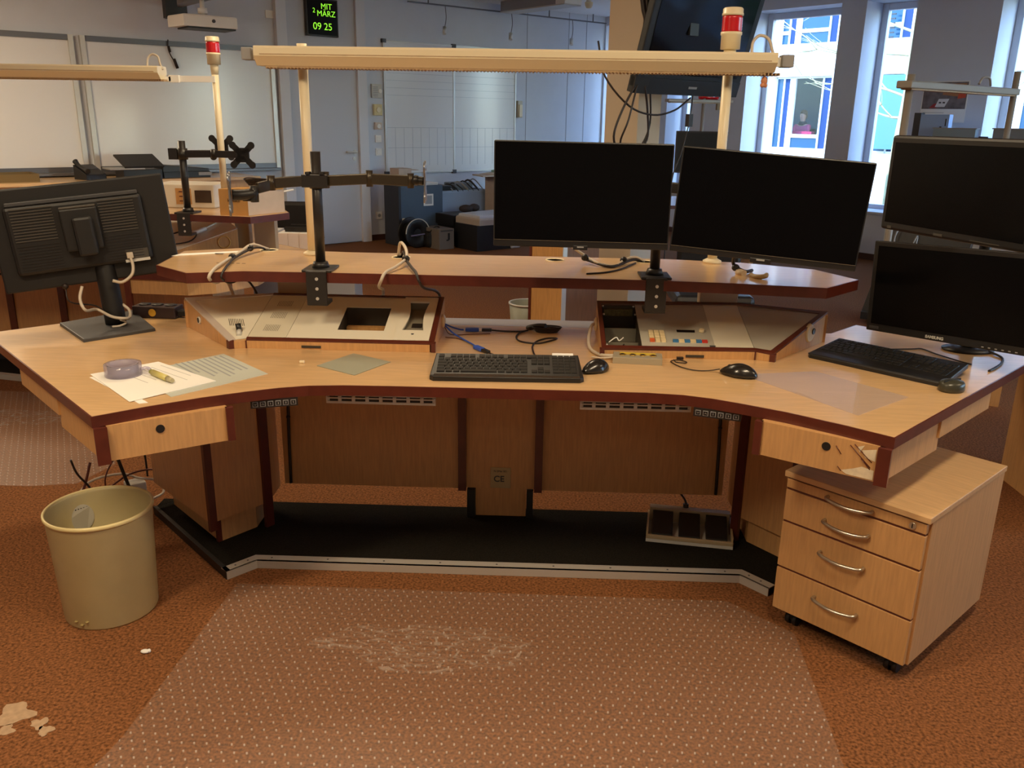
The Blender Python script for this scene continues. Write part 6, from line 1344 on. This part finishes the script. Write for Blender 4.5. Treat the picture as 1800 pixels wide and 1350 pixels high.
pp([(.36, .10), (.44, .11), (.45, .22), (.37, .17)], mat('pic_red', S(206, 84, 54), .6), 'picture_patch', 2)
pp([(.14, .02), (.24, .02), (.28, .10), (.17, .10)], mat('pic_white', S(220, 220, 220), .6), 'picture_patch', 2)
pp([(.08, .01), (.15, .01), (.17, .06), (.12, .05)], mat('pic_crimson', S(160, 50, 50), .6), 'picture_patch', 1)
pp([(.175, .055), (.20, .055), (.20, .07), (.175, .07)], DARKGREY, 'picture_patch', 3); pp([(.215, .055), (.24, .055), (.24, .07), (.215, .07)], DARKGREY, 'picture_patch', 3)
g = MB()
for i in range(5): g.bx(4.83, 5.05, -.0066, -.006, 1.535+i*.02, 1.539+i*.02, M=MBW)
g.build('dates', INK, t, True)

# ================================================================ OUTSIDE
GRAVEL = mat('gravel_ground', S(128, 108, 98), .95, var=.45, scale=22)
o = struct('ground', MB().bx(-8, 30, REVEAL+.08, 40, -.4, -.25, M=MBW), GRAVEL)
FAC = mat('facade_plaster', S(236, 234, 226), .9); OF = 9.0; BLIND = mat('blue_blind', S(18, 58, 112), .6); OUTG = mat('facade_glass', S(36, 80, 112), .15, spec=.4)
MF = frame(C0+U*OF, V, U)        # local x along the facade, y outward, z up
t = thing('office_building', 'white office building across the yard, seen through the windows', 'building', C0+U*OF+V*0+Vector((0, 0, -.25)), ROT_B)
b = MB(); floors = ((.87, 2.51), (3.18, 4.9), (5.6, 7.3)); cols = []
x = -3.30-1.68*3
opens = [(-3.30+1.68*k, -1.79+1.68*k) for k in range(-3, 9)]
X0, X1 = opens[0][0]-.6, opens[-1][1]+.6
zs = [-.25] + [z for f in floors for z in f] + [8.2]
for i in range(0, len(zs), 2): b.bx(X0, X1, 0, .25, zs[i], zs[i+1], M=MF)
for z0, z1 in floors:
    prev = X0
    for a, c in opens: b.bx(prev, a, 0, .25, z0, z1, M=MF); prev = c
    b.bx(prev, X1, 0, .25, z0, z1, M=MF)
b.build('facade', FAC, t, True)
for fi, (z0, z1) in enumerate(floors[:2]):
    for k, (a, c) in enumerate(opens):
        f = MB(); y0, y1 = .10, .16
        f.bx(a, a+.03, y0, y1, z0, z1, M=MF); f.bx(a+.38, a+.53, y0, y1, z0, z1, M=MF); f.bx(c-.03, c, y0, y1, z0, z1, M=MF); f.bx(a+.20, a+.24, y0, y1, z0, z1, M=MF); f.bx(c-.28, c-.24, y0, y1, z0, z1, M=MF)
        f.bx(a, c, y0, y1, z1-.04, z1, M=MF); f.bx(a, c, y0, y1, z0, z0+.05, M=MF); f.bx(a+.53, c-.28, y0, y1, z0+.28, z0+.36, M=MF)
        if fi: f.bx(a+.03, a+.20, y0, y1, z0+.26, z0+.34, M=MF)
        fo = f.build('window_frame', WHITE, t, True)
        MB().bx(a+.24, a+.38, .13, .14, z0+.05, z1-.04, M=MF).build('blind', BLIND, fo, True); MB().bx(c-.24, c-.03, .13, .14, z0+.05, z1-.04, M=MF).build('blind', BLIND, fo, True)
        MB().bx(a+.03, a+.20, .13, .14, z0+.05, z1-.04, M=MF).build('pane', OUTG, fo, True)
        if not (fi == 0 and k == 3): MB().bx(a+.53, c-.28, .13, .14, z0+.05, z1-.04, M=MF).build('pane', OUTG, fo, True)
        else:
            MB().bx(a+.53, c-.28, .13, .14, z0+.05, z0+.28, M=MF).build('pane', OUTG, fo, True)
            MB().bx(a+.53, c-.28, .13, .135, z0+.36, z1-.04, M=MF).build('pane', GLASS, fo, True)
b = MB(); b.bx(X0, X1, .25, 4.0, -.25, .55, M=MF); b.bx(X0, X1, .3, 4.0, 2.7, 2.9, M=MF); b.bx(X0, X1, 4.0, 4.2, -.25, 8.2, M=MF); b.build('interior', mat('interior_grey', S(96, 116, 140), .9), t, True)
b = MB(); b.bx(-.62, .02, -.06, .0, .97, 2.49, M=MF); b.build('entrance_glazing', mat('green_glass', S(84, 132, 132), .3), t, True)
b = MB()
for k in range(6): b.bx(-.60, -.44, -.085, -.06, 3.22+k*.09, 3.25+k*.09, M=MF)
b.build('louvres', DARKGREY, t, True)
b = MB(); b.bx(-.64, .5, -.05, .0, 1.19, 1.26, M=MF); b.bx(-.3, .35, -2.9, -2.85, .40, .47, M=MF); b.bx(-.3, -.24, -2.9, -2.85, -.25, .40, M=MF); b.bx(.29, .35, -2.9, -2.85, -.25, .4, M=MF); b.build('handrail', GREY, t, True)
# seated person behind the opposite window
sitp = lambda x, y, z: MF @ Vector((x, y, z))
t = thing('person', 'person in a pink top and dark scarf sitting behind the opposite window', 'person', sitp(-3.0, .62, .55), ROT_B)
def skin_body(name, joints, bones, m, parent, sub=2):
    me = bpy.data.meshes.new(name); me.from_pydata([j[0] for j in joints], bones, []); ob = bpy.data.objects.new(name, me); COL.objects.link(ob)
    md = ob.modifiers.new('skin', 'SKIN'); md.use_smooth_shade = True
    for i, j in enumerate(joints): me.skin_vertices[0].data[i].radius = j[1]
    me.skin_vertices[0].data[0].use_root = True
    s = ob.modifiers.new('sub', 'SUBSURF'); s.levels = sub; s.render_levels = sub
    dg = bpy.context.evaluated_depsgraph_get(); dg.update(); nm = bpy.data.meshes.new_from_object(ob.evaluated_get(dg)); bpy.data.objects.remove(ob)
    nm.transform(root_matrix(parent).inverted() @ MF)
    nm.materials.clear(); nm.materials.append(m); o = bpy.data.objects.new(name, nm); COL.objects.link(o); o.parent = parent; return o
SKIN = mat('skin', S(224, 176, 152), .6)
X = -3.0; Y = .62
J = [((X, Y, 1.02), (.15, .12)), ((X, Y-.02, 1.20), (.14, .11)), ((X, Y-.05, 1.38), (.17, .11)), ((X, Y-.05, 1.47), (.06, .06)), ((X+.01, Y-.07, 1.55), (.055, .06)), ((X+.01, Y-.09, 1.64), (.078, .095)), ((X+.01, Y-.085, 1.72), (.07, .085)),
     ((X-.17, Y-.05, 1.40), (.06, .06)), ((X-.21, Y-.18, 1.20), (.045, .045)), ((X-.08, Y-.36, 1.26), (.033, .033)), ((X-.02, Y-.40, 1.28), (.035, .02)),
     ((X+.17, Y-.05, 1.40), (.06, .06)), ((X+.22, Y-.18, 1.20), (.045, .045)), ((X+.12, Y-.36, 1.26), (.033, .033)), ((X+.06, Y-.40, 1.28), (.035, .02)),
     ((X-.10, Y-.05, 1.0), (.09, .09)), ((X-.11, Y-.40, .99), (.07, .07)), ((X-.11, Y-.36, .62), (.045, .045)), ((X-.11, Y-.44, .575), (.035, .03)),
     ((X+.10, Y-.05, 1.0), (.09, .09)), ((X+.11, Y-.40, .99), (.07, .07)), ((X+.11, Y-.36, .62), (.045, .045)), ((X+.11, Y-.44, .575), (.035, .03))]
J = [((p[0], p[1]+.35, p[2]), r) for p, r in J]
Bn = [(0, 1), (1, 2), (2, 3), (3, 4), (4, 5), (5, 6), (2, 7), (7, 8), (8, 9), (9, 10), (2, 11), (11, 12), (12, 13), (13, 14), (0, 15), (15, 16), (16, 17), (17, 18), (0, 19), (19, 20), (20, 21), (21, 22)]
skin_body('body', J, Bn, SKIN, t)
PK = mat('pink_top', S(226, 92, 140), .8)
J2 = [(p, (r[0]*1.12+.006, r[1]*1.12+.006)) for p, r in J]; pick = [0, 1, 2, 7, 8, 9, 11, 12, 13]; mp_ = {v: i for i, v in enumerate(pick)}
skin_body('top', [J2[i] for i in pick], [(mp_[a], mp_[c]) for a, c in Bn if a in mp_ and c in mp_], PK, t)
b = MB(); b.lathe([(.075, -.04), (.105, -.02), (.10, .03), (.07, .05)], (X, Y+.30, 1.47), 20, M=MF); b.build('scarf', mat('scarf_dark', S(40, 34, 52), .8), t, True)
b = MB(); b.sphere((X+.01, Y+.30, 1.715), .095, (.95, 1.05, .85), M=MF); b.sphere((X+.01, Y+.345, 1.64), .075, (1, .7, 1.2), M=MF); b.build('hair', mat('hair_brown', S(96, 62, 40), .7), t, True)
b = MB(); b.sphere((X+.01, Y+.165, 1.63), .014, (1, 1.2, 1.4), M=MF); b.build('nose', SKIN, t, True)
b = MB(); b.sphere((X-.022, Y+.172, 1.655), .009, M=MF); b.sphere((X+.042, Y+.172, 1.655), .009, M=MF); b.build('eyes', DARKGREY, t, True)
t = thing('visitor_chair', 'chair under the person behind the opposite window', 'chair', sitp(-3.0, 1.0, .55), ROT_B)
MB().bx(X-.23, X+.23, Y+.12, Y+.55, .86, .90, .01, M=MF).build('seat', BLACK, t, True); MB().bx(X-.22, X+.22, Y+.55, Y+.58, .90, 1.35, .01, M=MF).build('backrest', BLACK, t, True)
for sx in (-.2, .2):
    for sy in (.14, .53): MB().cyl(MF @ Vector((X+sx, Y+sy, .55)), MF @ Vector((X+sx, Y+sy, .86)), .014, 10).build('leg', GREY, t, True)
t = thing('desk_cloth', 'crimson coat draped on the ledge beside the person across', 'coat', sitp(-2.65, .4, .55), ROT_B)
b = MB(); b.prism([(-2.92, .36), (-2.38, .36), (-2.38, .50), (-2.92, .50)], .551, lambda x, y: 1.30+.10*math.sin((x+2.92)*6.0), .02, M=MF); b.build('cloth', mat('cloth_crimson', S(190, 40, 96), .8), t, True)
# bare tree in the yard
t = thing('bare_tree', 'bare pale-barked tree in the yard outside the windows', 'tree', BW(3.02, -3.0, -.25))
BARK = mat('bark_pale', S(190, 184, 140), .8, var=.15, scale=10)
tr = MB(); rnd = random.Random(5)
tp = [BW(3.02, -3.0, -.25), BW(3.0, -3.0, .8), BW(3.04, -3.05, 1.9), BW(3.08, -3.0, 3.0), BW(3.15, -3.1, 4.4)]
tr.tube(tp, lambda u: .055-.03*u, 10); tr.build('trunk', BARK, t, True)
def branch(mb, p, d, L, r, depth):
    pts = [p]; q = p.copy(); dd = d.copy()
    for i in range(4):
        dd = (dd+Vector((rnd.uniform(-.25, .25), rnd.uniform(-.25, .25), rnd.uniform(-.12, .2)))).normalized(); q = q+dd*L/4; pts.append(q.copy())
    mb.tube(pts, lambda u: r*(1-.6*u), 6, res=3)
    if depth:
        for i in range(3):
            k = rnd.randint(1, 4); branch(mb, pts[k], (dd+Vector((rnd.uniform(-.9, .9), rnd.uniform(-.9, .9), rnd.uniform(-.5, .6)))).normalized(), L*.6, r*.55, depth-1)
for k in range(12):
    z = 1.3+k*.28; s = -1 if k % 2 else 1
    d = (V*(-1.0 if k % 3 else .9)+U*rnd.uniform(-.6, .6)+Vector((0, 0, rnd.uniform(-.1, .5)))).normalized()
    f = min(1, max(0, (z+.25)/4.65)); p = tp[0].lerp(tp[-1], f)
    b = MB(); branch(b, p, d, 1.7-.05*k, .022, 2); b.build('branch', BARK, t, True)

# evergreen shrubs under the outer windows (mirrored in the television)
LEAF = mat('leaf_green', S(70, 104, 40), .55, var=.5, scale=8)
for k, (v, o, h, lab) in enumerate(((9.3, -2.2, 2.6, 'leafy green shrub outside, closer to the bare tree'), (11.2, -2.6, 3.2, 'taller leafy green shrub outside, farther from the bare tree'))):
    p = BW(v, o, -.25); t = thing('leafy_shrub', lab, 'shrub', p)
    b = MB(); b.tube([(0, 0, 0), (.05, .02, h*.4), (.0, .05, h*.8)], .05, 8); b.build('trunk', BARK, t)
    b = MB()
    for i in range(1500):
        z = h*(.12+.88*rnd.random()); R = (.35+1.0*math.sin(PI*min(1, z/h)*.9))*math.sqrt(rnd.random()); a = rnd.uniform(0, 2*PI)
        c = Vector((R*math.cos(a), R*math.sin(a), z)); x = Vector((rnd.uniform(-1, 1), rnd.uniform(-1, 1), rnd.uniform(-1, 1))).normalized(); y = x.orthogonal().normalized()*.045; x = x*.11
        b.bm.faces.new([b.bm.verts.new(c-x), b.bm.verts.new(c+y), b.bm.verts.new(c+x), b.bm.verts.new(c-y)])
    b.build('foliage', LEAF, t)
